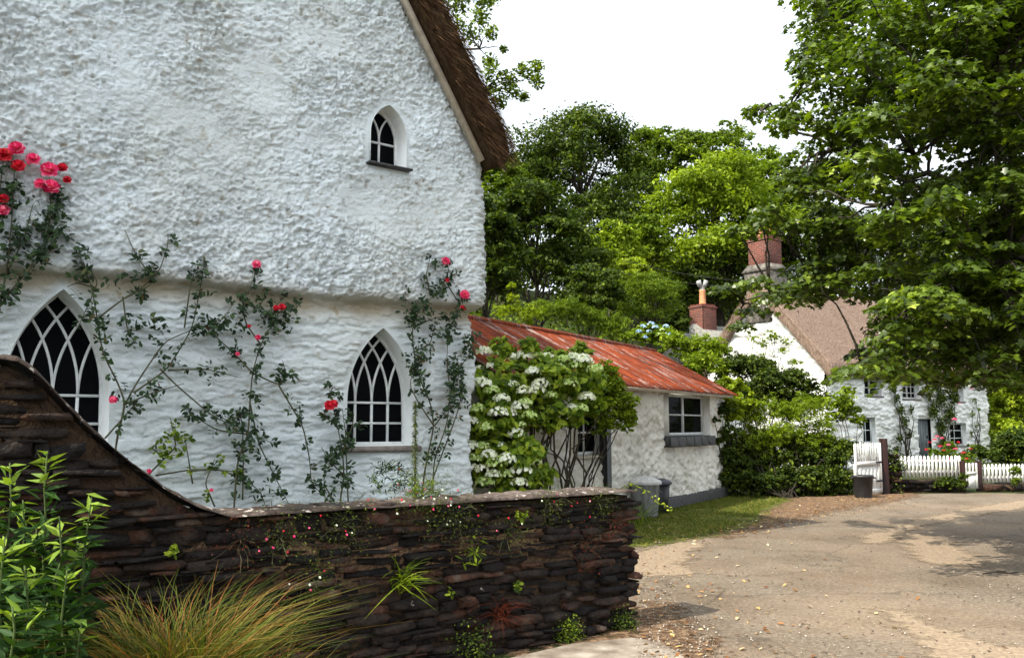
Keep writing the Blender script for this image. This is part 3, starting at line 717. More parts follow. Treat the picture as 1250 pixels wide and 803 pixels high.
# ------------------------------------------------------------------ stone garden wall
def stones(u0, u1, top, v0, v1, mb, face='front', hz=(.016, .06), z0=0, seed=1, dl=(.07, .38)):
    lat = np.array([(x, y, z) for x in (-1, 0, 1) for y in (-1, 0, 1) for z in (-1, 0, 1) if (x, y, z) != (0, 0, 0)], float)
    idx = {tuple(q): i for i, q in enumerate(lat.astype(int))}
    Fs = []
    for ax in range(3):
        for sd in (-1, 1):
            a1, a2 = (ax+1) % 3, (ax+2) % 3
            for p in (-1, 0):
                for q in (-1, 0):
                    f = []
                    for dp, dq in ((0, 0), (1, 0), (1, 1), (0, 1)):
                        c = [0, 0, 0]; c[ax] = sd; c[a1] = p+dp; c[a2] = q+dq; f.append(idx[tuple(c)])
                    Fs.append(f if sd > 0 else f[::-1])
    rs = random.Random(seed); z = z0; corner = np.abs(lat).sum(1)
    pull = 1-np.where(corner == 3, .07, np.where(corner == 2, .02, 0))
    zmax = max(top(u) for u in np.linspace(u0, u1, 40))
    while z < zmax:
        h = rs.uniform(*hz)*(1.5 if rs.random() < .18 else 1); u = u0-rs.uniform(0, .2)
        while u < u1:
            L = rs.uniform(*dl)
            uu = u+L/2; tz = min(top(min(max(q_, u0), u1)) for q_ in (u, uu, u+L)); zz = z+.05*math.sin(uu*1.3+z*3)+.02*math.sin(uu*5+z*9)
            if zz+h < tz+.015:
                e = min(u+L, u1+rs.uniform(-.03, .035)); 
                if e-u > .04:
                    hh = h*rs.uniform(.8, 1.12)
                    dv = rs.uniform(-.045, .045)
                    c = np.array([(u+e)/2, (v0+dv+v1)/2, zz+hh/2]); sz = np.array([(e-u)/2-.004, (v1-v0-dv)/2, hh/2-.002])
                    V = lat*pull[:, None]*sz; V += np.array([[rs.uniform(-1, 1)*min(.02, sz[0]*.3), rs.uniform(-1, 1)*.016, rs.uniform(-1, 1)*hh*.17] for _ in lat])
                    tl = rs.uniform(-.05, .05); V[:, 2] += V[:, 0]*tl
                    mb.add(V+c, Fs, rs.random())
            u += L
        z += h
MAT['stone'] = attrmat('dark_slate_rubble', [(0, (.004, .003, .003)), (.38, (.012, .008, .006)), (.58, (.028, .018, .013)), (.72, (.065, .026, .014)), (.84, (.09, .065, .048)), (1, (.20, .165, .125))], .8, .25, 1, 18, .06, spots=((.34, .32, .27), 8, .73), mixn=.6)
MAT['cope'] = attrmat('lichened_coping', [(0, (.015, .010, .008)), (.5, (.055, .040, .032)), (.85, (.13, .10, .085)), (1, (.2, .17, .15))], .9, .2, 1, 30, .03, spots=((.30, .27, .24), 16, .62), mixn=.7)
def build_garden_wall():
    root = fthing('garden_wall', 'dark slate rubble garden wall with swept up left end in front of the cottage', 'wall', G)
    key = [(-20, 437), (0, 437), (22, 441), (50, 461), (100, 515), (150, 556), (200, 596), (240, 618), (280, 630), (400, 622), (520, 615), (650, 607), (765, 600), (780, 600)]
    pts = sorted([G.hit(px, py, 0) for px, py in key]); U = [p[0] for p in pts]; Z = [p[1] for p in pts]
    print('gwall top', [(round(a, 2), round(b, 2)) for a, b in pts])
    top = lambda u: float(np.interp(u, U, Z))
    T = .38
    mb = MB(); stones(-8.5, 0, top, 0, T, mb, seed=5); mb.build('stonework', MAT['stone'], root)
    # dark core
    mb = MB(); us = np.linspace(-8.6, -.06, 60)
    V = []; 
    for u in us: V += [(u, .05, 0), (u, T-.05, 0), (u, T-.05, top(u)-.03), (u, .05, top(u)-.03)]
    Fs = []
    for i in range(59):
        for k in range(4): Fs.append((i*4+k, i*4+(k+1) % 4, i*4+4+(k+1) % 4, i*4+4+k))
    Fs += [(0, 1, 2, 3), (239, 238, 237, 236)]; mb.add(V, Fs); mb.build('core', MAT['soil'], root)
    # coping: thin irregular slates bedded on top
    us = np.arange(-8.5, .02, .03); vs = np.linspace(-.035, T+.03, 18)
    Ug, Vg = np.meshgrid(us, vs, indexing='ij'); tp = np.interp(Ug, U, Z)
    blk = np.floor(Ug*2.3+.5*vn(Ug*3, Vg*3, 0, 3)); hh = H(blk, blk*0, blk*0, 3)
    Zg = tp+.004+.014*hh+.05*(fbm(Ug*9, Vg*9, 0, 7, 4)-.5)
    edge = np.minimum(sm(0, .03, Vg+.035), sm(0, .03, T+.03-Vg)); Zg = Zg-.012*(1-edge)
    Vj = Vg+(fbm(Ug*7, Vg*0, 3, 5)-.5)*.05*((Vg < .02) | (Vg > T-.02))
    Vt = np.stack([Ug, Vj, Zg], 2); Vb = Vt.copy(); Vb[:, :, 2] = tp-.004
    n0, n1 = Ug.shape; VV = np.concatenate([Vt.reshape(-1, 3), Vb.reshape(-1, 3)]); o = n0*n1
    i = (np.arange(n0-1)[:, None]*n1+np.arange(n1-1)[None]).ravel(); Q = np.stack([i, i+n1, i+n1+1, i+1], 1)
    e0 = np.arange(n0-1)*n1; Qe = np.stack([e0, e0+o, e0+n1+o, e0+n1], 1); e1 = e0+n1-1; Qf = np.stack([e1, e1+n1, e1+n1+o, e1+o], 1)
    r0 = (n0-1)*n1+np.arange(n1-1); Qr = np.stack([r0, r0+o, r0+1+o, r0+1], 1)
    me = npmesh('coping', VV, np.concatenate([Q, Qe, Qf, Qr]), np.concatenate([hh.ravel(), hh.ravel()])); link('coping', me, MAT['cope'], root)
    return top
gtop = build_garden_wall()

# ------------------------------------------------------------------ shed with rusty corrugated roof
def build_shed():
    root = fthing('shed', 'low whitewashed outbuilding with rusty red corrugated roof', 'shed', SH)
    zE = SH.hit(885, 480, -.25)[1]-.0; Lw = -9.6; s_r = 1.78; 
    def disp(s, z):
        cell = fbm(s*5, z*9, 0, 51, 3); return .035*sm(.42, .52, cell)-.02+.02*sm(.44, .54, fbm(s*11, z*18, 2, 57, 2))+(fbm(s*13, z*16, 0, 53, 3)-.5)*.05+(fbm(s*1.1, z*1.1, 0, 54, 2)-.5)*.1+.10*np.clip(1-z/1.1, 0, 1)
    off = lambda s, z: 0*s
    disp.off = off
    wl, zb = SH.hit(811, 531, 0); wr, _ = SH.hit(862, 533, 0); wt = SH.hit(838, 481, 0)[1]; zb = SH.hit(838, 532, 0)[1]
    vl, _ = SH.hit(700, 545, 0); vr, _ = SH.hit(733, 545, 0); vb = SH.hit(716, 556, 0)[1]; vt = SH.hit(716, 500, 0)[1]
    H1 = np.array([(wl, zb), (wr, zb), (wr, wt), (wl, wt)]); H2 = np.array([(vl, vb), (vr, vb), (vr, vt), (vl, vt)])
    print('shed eave', zE, H1.tolist(), H2.tolist())
    st = lambda s, z, d: np.clip((fbm(s*3, z*3, 0, 61, 4)-.55)*.9, 0, .3)+np.clip(.45-z, 0, .5)*.6
    wallsheet('wall', Lw, .0, .22, zE+.05, .028, disp, flatpos, [H1, H2], MAT['washshed'], root, None, st)
    g = MB()
    for (u, sg) in ((0.0, 1), (Lw, -1)):
        zr = zE+1.0
        V = [(u, .02, .2), (u, 2*s_r, .2), (u, 2*s_r, zE), (u, s_r, zr), (u, .02, zE)]; V += [(a-sg*.2, b, c) for a, b, c in V]
        g.add(V, [(0, 1, 2, 3, 4), (9, 8, 7, 6, 5), (0, 4, 9, 5)])
    g.box(Lw, 0, 2*s_r-.2, 2*s_r-.004, .2, zE-.02); g.build('end_wall', MAT['washshed'], root)
    pl = MB(); pl.box(Lw, .06, -.16, .3, 0, .24, bev=.03); pl.build('plinth', MAT['slate'], root)
    rect_window(root, wl, wr, zb, wt, .06, 2, 2, cas=2, fw=.07, barw=.03, sill='slate', sillw=.001, reveal='offwhite', y0=-.10)
    sl_ = MB(); 
    for k in range(6): a = wl-.12+(wr-wl+.24)*k/6; sl_.box(a+.005, a+(wr-wl+.24)/6, -.17, .05, zb-.20+random.uniform(-.01, .01), zb-.005, bev=.008)
    sl_.build('slate_apron', MAT['slate'], root)
    rect_window(root, vl, vr, vb, vt, .05, 2, 2, cas=1, fw=.06, barw=.03, sill='boards', reveal='offwhite', y0=-.08)
    dp = MB(); du = SH.hit(739, 540, -.1)[0]; dp.box(du-.09, du+.09, -.17, -.03, 0, zE-.02, bev=.01); dp.build('door_post', MAT['black'], root)
    # corrugated roof
    m, t, o = newmat('rusty_corrugated_iron'); v = coords(t)
    streak = noise(t, coords(t, (2.2, .5, .5)), 1.6, 8, .7, .4); st2 = noise(t, coords(t, (9, .8, .8)), 2.2, 6, .75)
    c = ramp(t, st2, [(.34, (.028, .010, .007)), (.48, (.13, .026, .010)), (.68, (.30, .060, .016))])
    c = mix(t, ramp(t, streak, [(.53, (0, 0, 0)), (.60, (.9, .9, .9))]), c, ramp(t, st2, [(.3, (.04, .022, .02)), (.5, (.13, .07, .06)), (.66, (.42, .37, .34))]))
    c = mix(t, ramp(t, noise(t, coords(t, (5, 1.2, 1.2)), 4, 5, .8), [(.62, (0, 0, 0)), (.66, (.7, .7, .7))]), c, (.40, .34, .30))
    surf(t, o, c, .85, .12, bumpn(t, noise(t, v, 20, 5), .4, .01))
    us = np.arange(Lw-.15, .32, .0126); ks = np.linspace(0, 1, 9)
    zr = zE+1.02; sf = SH.hit(795, 428, s_r)[1]; zr = sf; print('ridge', zr)
    for sg in (1, -1):
        y0 = -.25 if sg > 0 else 2*s_r+.25
        Ug, Kg = np.meshgrid(us, ks, indexing='ij'); Yg = y0+(s_r-y0)*Kg; zlow = zE-.02
        # sheets overlap in two rows
        Zg = zlow+(zr-zlow)*Kg+.016*np.sin(Ug*2*math.pi/.076)+.02*(fbm(Ug*1.5, Yg*2, 0, 3)-.5)+.008*(np.floor(Ug/.65) % 2)
        n0, n1 = Ug.shape; i = (np.arange(n0-1)[:, None]*n1+np.arange(n1-1)[None]).ravel()
        V = np.stack([Ug, Yg, Zg], 2).reshape(-1, 3); V2 = V-np.array([0, 0, .006])
        Q = np.stack([i, i+n1, i+n1+1, i+1], 1); e = np.arange(n0-1)*n1; o_ = n0*n1
        rw = (n0-1)*n1+np.arange(n1-1)
        me = npmesh('roof', np.concatenate([V, V2]), np.concatenate([Q, Q[:, ::-1]+o_, np.stack([e, e+o_, e+n1+o_, e+n1], 1), np.stack([rw, rw+o_, rw+1+o_, rw+1], 1)]), None, True)
        ro = link('roof', me, m, root)
    cp = MB(); cp.tube([(Lw-.15, s_r, zr+.0), (-4.5, s_r, zr+.01), (.33, s_r, zr+.0)], .06, 8); cp.build('ridge_cap', m, root, True)
    fa = MB(); fa.box(Lw, .1, -.20, -.16, zE-.085, zE-.03); fa.build('fascia', MAT['cream'], root)
    return root
build_shed()

# ------------------------------------------------------------------ far cottage
MAT['brick'] = None
def brickmat(name, c1, c2, mort, scale=1.0, rot=(0, 0, 0)):
    m, t, o = newmat(name); tc_ = t.nodes.new('ShaderNodeTexCoord'); sp = t.nodes.new('ShaderNodeSeparateXYZ'); cb = t.nodes.new('ShaderNodeCombineXYZ'); ad = t.nodes.new('ShaderNodeMath')
    t.links.new(tc_.outputs['Object'], sp.inputs[0]); t.links.new(sp.outputs[0], ad.inputs[0]); t.links.new(sp.outputs[1], ad.inputs[1]); t.links.new(ad.outputs[0], cb.inputs[0]); t.links.new(sp.outputs[2], cb.inputs[1])
    b = t.nodes.new('ShaderNodeTexBrick'); b.inputs['Scale'].default_value = scale; b.inputs['Brick Width'].default_value = .23; b.inputs['Row Height'].default_value = .078; b.inputs['Mortar Size'].default_value = .008
    b.inputs['Color1'].default_value = (*c1, 1); b.inputs['Color2'].default_value = (*c2, 1); b.inputs['Mortar'].default_value = (*mort, 1)
    t.links.new(cb.outputs[0], b.inputs['Vector'])
    c = mix(t, ramp(t, noise(t, coords(t), 9, 6), [(.3, (.3, .3, .3)), (.7, (0, 0, 0))]), b.outputs['Color'], tuple(x*.35 for x in c1))
    surf(t, o, c, .9, .15, bumpn(t, b.outputs['Fac'], -.6, .01)); return m
MAT['brick'] = brickmat('red_brick', (.15, .036, .024), (.075, .022, .016), (.17, .14, .115))
MAT['greystone'] = plain('grey_stone', [(.35, (.05, .045, .04)), (.6, (.16, .145, .125))], 5, .9, .2, 1, 14, .04)
def build_far():
    root = fthing('thatched_cottage', 'smaller white cottage with pale thatch and red brick chimney beyond the picket fence', 'cottage', CO)
    zE = CO.hit(1010, 452, 0)[1]; Lw = 11.6; s_r = 2.75; sl = 1.08; zr = zE+s_r*sl
    def disp(s, z):
        rows = fbm(s*2.2, z*8, 0, 71, 3); return .07*sm(.4, .55, rows)+.05*sm(.4, .6, fbm(s*6, z*15, 0, 73, 2))
    disp.off = lambda s, z: 0*s
    def rc(pxl, pxr, pyt, pyb):
        a, _ = CO.hit(pxl, pyb); b, _ = CO.hit(pxr, pyb); pm = (pxl+pxr)/2; return a, b, CO.hit(pm, pyb)[1], CO.hit(pm, pyt)[1]
    ws = [rc(1055, 1076, 463, 483), rc(1101, 1122, 464, 487), rc(1054, 1069, 509, 541), rc(1160, 1180, 516, 544), rc(1158, 1176, 470, 490)]; dr = rc(1122, 1138, 511, 556)
    dr = (dr[0], dr[1], .12, dr[3])
    holes = [np.array([(a, c), (b, c), (b, d), (a, d)]) for a, b, c, d in ws+[dr]]
    wallsheet('wall', 0, Lw, 0, zE+.1, .04, disp, flatpos, holes, MAT['washfar'], root, None, lambda s, z, d: np.clip((fbm(s*2, z*2, 0, 77, 4)-.6)*1.5, 0, .4))
    # left gable as a displaced sheet, other walls plain
    def gpos(s, z, d): return np.stack([-d, s, z], 1)
    kp = lambda s, z: z < zE+.1+np.minimum(s, 2*s_r-s)*sl
    gw = wallsheet('gable_wall', 0, 2*s_r, 0, zr+.1, .06, disp, gpos, [], MAT['washfar'], root, kp, lambda s, z, d: np.clip((fbm(s*2, z*2, 0, 79, 4)-.6)*1.2, 0, .3))
    mb = MB(); V = [(Lw, 0, 0), (Lw, 2*s_r, 0), (Lw, 2*s_r, zE), (Lw, s_r, zr), (Lw, 0, zE)]; mb.add(V, [(0, 1, 2, 3, 4)]); mb.box(0.1, Lw-.02, 2*s_r-.1, 2*s_r, 0, zE); mb.build('rear_wall', MAT['washfar'], root)
    for i, (a, b, c, d) in enumerate(ws): rect_window(root, a, b, c, d, .14, (2, 4, 2, 2, 2)[i], (2, 3, 2, 3, 2)[i], cas=(2, 2, 1, 1, 1)[i], fw=.07, barw=.035, sill='sill', y0=-.02)
    a, b, c, d = dr; mb = MB(); mb.box(a, b, .12, .17, c, d); 
    for k in range(5): x = a+(b-a)*k/5; mb.box(x+.01, x+(b-a)/5-.01, .105, .122, c+.05, d-.05)
    dd = mb.build('door', plain('grey_door_paint', [(.3, (.08, .09, .095)), (.6, (.14, .155, .16))], 4, .6), root)
    MB().box(b-.18, b-.13, .06, .11, c+.95, c+1.05, bev=.01).build('handle', MAT['black'], dd)
    MB().box(a-.08, b+.08, -.06, .5, -.02, .12, bev=.02).build('doorstep', MAT['sill'], root)
    # thatch: ridge along u; reuse the builder in a turned frame
    holder_prof = [(-.30, zE-.30*sl+.10), (s_r, zr+.10), (2*s_r+.30, zE-.30*sl+.10)]
    ro = thatch(root, holder_prof, -.28, Lw+.35, .40, MAT['thatchpale'], 9000, 'strawpale')
    for ob in [ro]+list(ro.children):
        me = ob.data; n = len(me.vertices); co = np.empty(n*3, np.float32); me.vertices.foreach_get('co', co); co = co.reshape(-1, 3)[:, [1, 0, 2]].copy(); me.vertices.foreach_set('co', co.ravel()); me.flip_normals(); me.update()
    # chimney on the near gable
    cu, cv = .45, s_r+.1
    zt = CO.w(0, 0, 0); zc = CO.hit(935, 293, 0)
    d_ = np.linalg.norm(CO.w(cu, cv, 0)[:2]); Yc = CO.w(cu, cv, 0)[1]
    zb = at(935, 352, Yc)[2]-1.4; z1 = at(935, 333, Yc)[2]; z2 = at(935, 324, Yc)[2]; z3 = at(935, 292, Yc)[2]
    print('chim', Yc, zb, z1, z2, z3, 'ridge', zr, proj(CO.w(cu, cv, z3)), proj(CO.w(0, s_r, zr)))
    st = MB(); st.box(cu-.55, cu+.55, cv-.62, cv+.62, zb, z1, bev=.03)
    V = [(cu-.62, cv-.70, z1), (cu+.62, cv-.70, z1), (cu+.62, cv+.70, z1), (cu-.62, cv+.70, z1), (cu-.44, cv-.5, z2), (cu+.44, cv-.5, z2), (cu+.44, cv+.5, z2), (cu-.44, cv+.5, z2)]
    st.add(V, [(0, 3, 2, 1), (4, 5, 6, 7), (0, 1, 5, 4), (1, 2, 6, 5), (2, 3, 7, 6), (3, 0, 4, 7)])
    ch = st.build('chimney', MAT['greystone'], root)
    bm = MB(); bm.box(cu-.42, cu+.42, cv-.48, cv+.48, z2, z3-.12, bev=.01); bm.box(cu-.46, cu+.46, cv-.52, cv+.52, z3-.12, z3-.04, bev=.01); bm.box(cu-.42, cu+.42, cv-.48, cv+.48, z3-.04, z3+.05, bev=.01)
    bm.build('brick_stack', MAT['brick'], ch)
    for q in (-.2, .22): MB().lathe([(.12, 0), (.11, .1), (.10, .28), (.12, .31), (.12, .36), (.08, .36), (.08, .2)], (cu, cv+q, z3+.05), 14).build('chimney_pot', MAT['pot'], ch, True)
    return root
build_far()
def build_back_cottage():
    Yb = 44.0; p = at(862, 518, Yb); fr = Frame(p, R(54)); zg = float(gz(p[0], p[1]))
    root = fthing('cottage', 'slate roofed cottage with short brick chimney half hidden behind bushes', 'cottage', fr)
    zt = at(858, 374, Yb)[2]; zr = at(858, 400, Yb)[2]
    mb = MB(); mb.box(-.6, 6, -2.6, 2.6, zg-1, zr-1.6, bev=.02); mb.build('wall', MAT['washfar'], root)
    mb = MB(); V = [(-.8, -2.9, zr-1.75), (-.8, 0, zr+.15), (-.8, 2.9, zr-1.75), (6.2, -2.9, zr-1.75), (6.2, 0, zr+.15), (6.2, 2.9, zr-1.75)]
    mb.add(V, [(0, 1, 4, 3), (1, 2, 5, 4), (0, 2, 1), (3, 4, 5), (0, 3, 5, 2)]); mb.build('roof', plain('mossy_slates', [(.3, (.10, .10, .10)), (.5, (.18, .18, .17)), (.7, (.26, .23, .15))], 5, .8, .3, 1, 12, .04, sc=(1, 1, 3)), root)
    c = MB(); c.box(-.55, .45, -.45, .45, zr-1.2, zt-.12, bev=.02); c.box(-.6, .5, -.5, .5, zt-.12, zt-.03, bev=.02); c.box(-.53, .43, -.43, .43, zt-.03, zt+.06, bev=.02)
    ch = c.build('chimney', MAT['brick'], root)
    MB().lathe([(.17, 0), (.15, .7), (.17, .75), (.12, .75), (.12, .5)], (-.05, 0, zt+.06), 14).build('chimney_pot', MAT['pot'], ch, True)
    cw = MB(); cw.lathe([(.11, 0), (.13, .12), (.13, .2)], (-.05, 0, zt+.8), 12)
    for k in range(4):
        a = k*math.pi/2; cw.tube([(-.05, 0, zt+1.0), (-.05+.17*math.cos(a), .17*math.sin(a), zt+1.05), (-.05+.26*math.cos(a), .26*math.sin(a), zt+1.28)], [.07, .10, .11], 10)
    cw.build('cowl', plain('pale_grey_cowl', [(.3, (.2, .2, .2)), (.6, (.33, .33, .33))], 5, .7), ch, True)
build_back_cottage()
def build_wires():
    for k, (y0, y1, lab) in enumerate(((344, 352, 'upper of two thin overhead wires sagging between the two chimneys'), (330, 341, 'lower'))):
        pass
    a0 = at(915, 352, 34.5); 
    for (pa, pb, lab) in (((700, 322), (912, 352), 'lower of the two thin overhead wires running to the brick chimney'), ((760, 318), (912, 344), 'upper of the two thin overhead wires running to the brick chimney')):
        a = at(*pa, 33.0); b = at(*pb, 34.6); P = curve_pts(a, b, 24, -.02); mb = MB(); mb.tube(P, .008, 5)
        tag(mb.build('overhead_wire', MAT['wire']), lab, 'wire', 'overhead wires')
build_wires()

# ------------------------------------------------------------------ fences and gates
def picket_row(mb, u0, u1, zb, zt, pitch, wd, y=0, point=.03, slope_=lambda u: 0):
    n = int((u1-u0)/pitch)
    for k in range(n+1):
        u = u0+(u1-u0)*k/max(n, 1); a, b = u-wd/2, u+wd/2; z0 = zb+slope_(u); z1 = zt+slope_(u)+random.uniform(-.006, .006)
        V = [(a, y, z0), (b, y, z0), (b, y, z1-point), (u, y, z1), (a, y, z1-point)]; V += [(x, y+.018, z) for x, _, z in V]
        mb.add(V, [(0, 1, 2, 3, 4), (9, 8, 7, 6, 5), (0, 5, 6, 1), (1, 6, 7, 2), (2, 7, 8, 3), (3, 8, 9, 4), (4, 9, 5, 0)])
def build_fences():
    p0 = ground(1090, 601); p1 = ground(1196, 600.0); h = math.atan2(p1[0]-p0[0], p1[1]-p0[1]); fr = Frame(p0, h)
    L = np.linalg.norm(p1-p0); z = lambda px, py: fr.hit(px, py)[1]; U = lambda px: fr.hit(px, 590)[0]
    # stone base walls
    for (a, b, zt, lab, sd) in ((U(1093), U(1177), z(1130, 583), 'low dark rubble wall under the long picket fence', 21), (U(1199), U(1290), z(1220, 589), 'low rubble wall under the picket fence at the right edge', 22)):
        root = thing('rubble_wall', lab, 'wall', tuple(fr.w(a, 0, 0)), fr.rz)
        mb = MB(); stones(0, b-a, lambda u, zt=zt: zt, -.15, .25, mb, seed=sd, hz=(.05, .12), dl=(.15, .45)); mb.build('stonework', MAT['stone'], root)
        MB().box(.02, b-a-.03, -.1, .2, 0, zt-.04).build('core', MAT['soil'], root)
    def fence(a, b, zb, zt, lab, sd):
        root = thing('picket_fence', lab, 'fence', tuple(fr.w(a, .05, 0)), fr.rz, 'white picket fences')
        mb = MB(); picket_row(mb, 0.03, b-a-.03, zb, zt, .095, .055); mb.build('pickets', MAT['offwhite'], root)
        for q in (.25, .75): zz = zb+(zt-zb)*q; MB().box(0, b-a, .02, .05, zz-.03, zz+.03).build('rail', MAT['offwhite'], root)
        for q in np.linspace(0.05, b-a-.05, max(2, int((b-a)/1.0))): MB().box(q-.035, q+.035, .052, .12, zb-.15, zt-.02, bev=.005).build('post', MAT['offwhite'], root)
    fence(U(1092), U(1176), z(1130, 583)+.01, z(1100, 556), 'long white picket fence on low stone wall beside the red rose bush', 0)
    fence(U(1199), U(1290), z(1220, 589)+.01, z(1225, 566), 'white picket fence at the right edge of the photo beyond the small gate', 0)
    for px, lab, nm in ((1176.5, 'dark post on the left of the small white gate', 0), (1197, 'dark post on the right of the small white gate', 1)):
        zz = z(px, 564); tag(MB().box(-.06, .06, -.06, .06, 0, zz+.03, bev=.01).build('gate_post', MAT['redpost']), lab, 'post', 'dark gate posts').matrix_world
        o = bpy.data.objects[-1] if False else C.objects[-1]; o.location = tuple(fr.w(U(px), .05, 0)); o.rotation_euler = (0, 0, fr.rz)
    # small gate
    a, b = U(1179), U(1195); root = thing('picket_gate', 'small white wooden gate between two dark posts', 'gate', tuple(fr.w(a, .0, 0)), fr.rz)
    mb = MB(); z0 = .08; z1 = z(1187, 565); zm = z(1187, 577)
    picket_row(mb, .04, b-a-.04, zm-.05, z1, .085, .045, point=.01); mb.build('pickets', MAT['offwhite'], root)
    MB().box(0, b-a, .02, .05, z0, zm).build('panel', MAT['offwhite'], root)
    fr_ = MB(); fr_.box(0, .06, .0, .018, z0, z1-.03); fr_.box(b-a-.06, b-a, .0, .018, z0, z1-.03); fr_.box(.06, b-a-.06, -.002, .018, zm-.03, zm+.03); fr_.build('gate_frame', MAT['offwhite'], root)
    # wide field gate, ajar: left section px 1048..1080
    q0 = ground(1080, 603); q1 = ground(1046, 607); h2 = math.atan2(q0[0]-q1[0], q0[1]-q1[1]); f2 = Frame(q1, h2); Lg = np.linalg.norm(q0-q1)-.08
    root = thing('wooden_gate', 'tall white half picketed gate standing behind the black bin', 'gate', tuple(q1), f2.rz)
    zt = at(1062, 541, q1[1])[2]; zm = at(1062, 565, q1[1])[2]
    mb = MB(); picket_row(mb, .04, Lg-.04, zm-.1, zt, .115, .045, point=.01); mb.build('pickets', MAT['offwhite'], root)
    pn = MB(); 
    n = 7
    for k in range(n): pn.box(Lg*k/n+.004, Lg*(k+1)/n-.004, .03, .05, .06, zm-.02)
    pn.build('panel', MAT['offwhite'], root)
    g = MB(); g.box(0, .07, -.004, .028, .05, zt-.02); g.box(Lg-.07, Lg, -.004, .028, .05, zt-.02); g.box(.07, Lg-.07, -.002, .028, zm-.06, zm+.02); g.box(.07, Lg-.07, -.002, .028, .05, .15); g.box(Lg/2-.035, Lg/2+.035, -.003, .027, zm+.02, zt-.01); g.build('gate_frame', MAT['offwhite'], root)
    MB().box(Lg-.3, Lg-.01, -.02, -.005, .3, .34).build('hinge', MAT['black'], root); MB().box(Lg-.3, Lg-.01, -.02, -.005, zm-.03, zm+.01).build('hinge', MAT['black'], root)
    px_ = at(1081, 603, q0[1]); zt2 = at(1079, 535, q0[1])[2]
    o = MB().box(-.075, .075, -.075, .075, 0, zt2, bev=.012).build('gate_post', MAT['redpost']); o.location = tuple(ground(1081, 603)); tag(o, 'tall dark red gate post beside the tall white gate', 'post')
    # ivy clad pillar
    pr = thing('gate_pillar', 'short stone pillar smothered in dark ivy right of the red gate post', 'pillar', tuple(ground(1089, 602)))
    mb = MB(); hP = at(1090, 552, ground(1089, 602)[1])[2]; stones(-.16, .18, lambda u: hP, -.16, .3, mb, seed=33, hz=(.05, .1), dl=(.12, .3)); mb.build('stonework', MAT['stone'], pr)
    P, n_ = clump(np.array([0, 0, hP*.55]), .3, 1200, 1.9, .3); leaves('ivy', P, n_, .06, OVAL, LM['dark'], pr)
    # black bin
    b = thing('bin', 'round black plastic bin standing in front of the tall white gate', 'bin', tuple(ground(1054, 607.5)))
    hb = .50; mb = MB(); mb.lathe([(0.0, .0), (.17, .0), (.18, .02), (.215, hb-.06), (.235, hb-.05), (.235, hb), (.215, hb), (.2, hb-.1), (0, hb-.1)], n=28); mb.build('body', MAT['black'], b, True)
    for s_ in (-1, 1): MB().tube([(s_*.225, -.06, hb-.04), (s_*.27, -.05, hb-.07), (s_*.27, .05, hb-.07), (s_*.225, .06, hb-.04)], .012, 6).build('handle', MAT['black'], b)
    return fr
FR = build_fences()
def build_dustbins():
    o = thing('dustbin', 'grey galvanised dustbin with pale domed lid beside the end of the garden wall', 'dustbin', tuple(ground(788, 632)))
    hb = .62; prof = [(.0, .0), (.19, .0), (.20, .03)]
    V = []; n = 72; zs = [.0, .03, .035, .06, .10, hb-.06, hb-.03, hb]
    mb = MB(); Vt = []
    for i, z in enumerate(zs):
        for k in range(n):
            a = 2*math.pi*k/n; rr = .205+.045*z/hb+(.006*(1 if (k//3) % 2 else -1) if 3 <= i <= 5 else .008 if i in (2, 6) else 0); Vt.append((rr*math.cos(a), rr*math.sin(a), z))
    mb.add(Vt, [(i*n+j, i*n+(j+1) % n, (i+1)*n+(j+1) % n, (i+1)*n+j) for i in range(len(zs)-1) for j in range(n)]+[tuple(range(n))[::-1]])
    mb.build('body', MAT['galv'], o, True)
    lid = MB(); n = 60; Vt = []
    pr = [(.285, hb-.04), (.29, hb-.005), (.285, hb+.01), (.24, hb+.03), (.16, hb+.07), (.08, hb+.09), (.001, hb+.095)]
    for i, (a_, z) in enumerate(pr):
        for k in range(n):
            a = 2*math.pi*k/n; zz = z+(.006*math.sin(a*12) if 1 < i < 6 else 0); rr = a_*(1+.012*math.sin(a*20)*(i < 2)); Vt.append((rr*math.cos(a), rr*math.sin(a), zz))
    lid.add(Vt, [(i*n+j, i*n+(j+1) % n, (i+1)*n+(j+1) % n, (i+1)*n+j) for i in range(len(pr)-1) for j in range(n)])
    l = lid.build('lid', plain('weathered_zinc_lid', [(.3, (.36, .35, .34)), (.6, (.52, .51, .50))], 12, .7, .4, .2, 20, .004), o, True)
    MB().tube([(-.06, 0, hb+.085), (-.05, 0, hb+.125), (.05, 0, hb+.125), (.06, 0, hb+.085)], .008, 6).build('handle', MAT['galv'], l)
    for s_ in (-1, 1): MB().tube([(s_*.24, -.06, hb-.15), (s_*.285, -.05, hb-.18), (s_*.285, .05, hb-.18), (s_*.24, .06, hb-.15)], .008, 6).build('handle', MAT['galv'], o)
    p = ground(803, 627); o = thing('dustbin', 'black plastic bin half hidden behind the galvanised dustbin', 'dustbin', tuple(p))
    mb = MB(); mb.lathe([(0, 0), (.18, 0), (.23, .56), (.0, .56)], n=24); mb.build('body', MAT['black'], o, True)
    mb = MB(); mb.lathe([(.255, .53), (.265, .56), (.25, .59), (.14, .63), (.001, .64)], n=28); mb.build('lid', plain('dark_lid', [(.3, (.035, .035, .05)), (.6, (.06, .06, .075))], 5, .5), o, True)
build_dustbins()

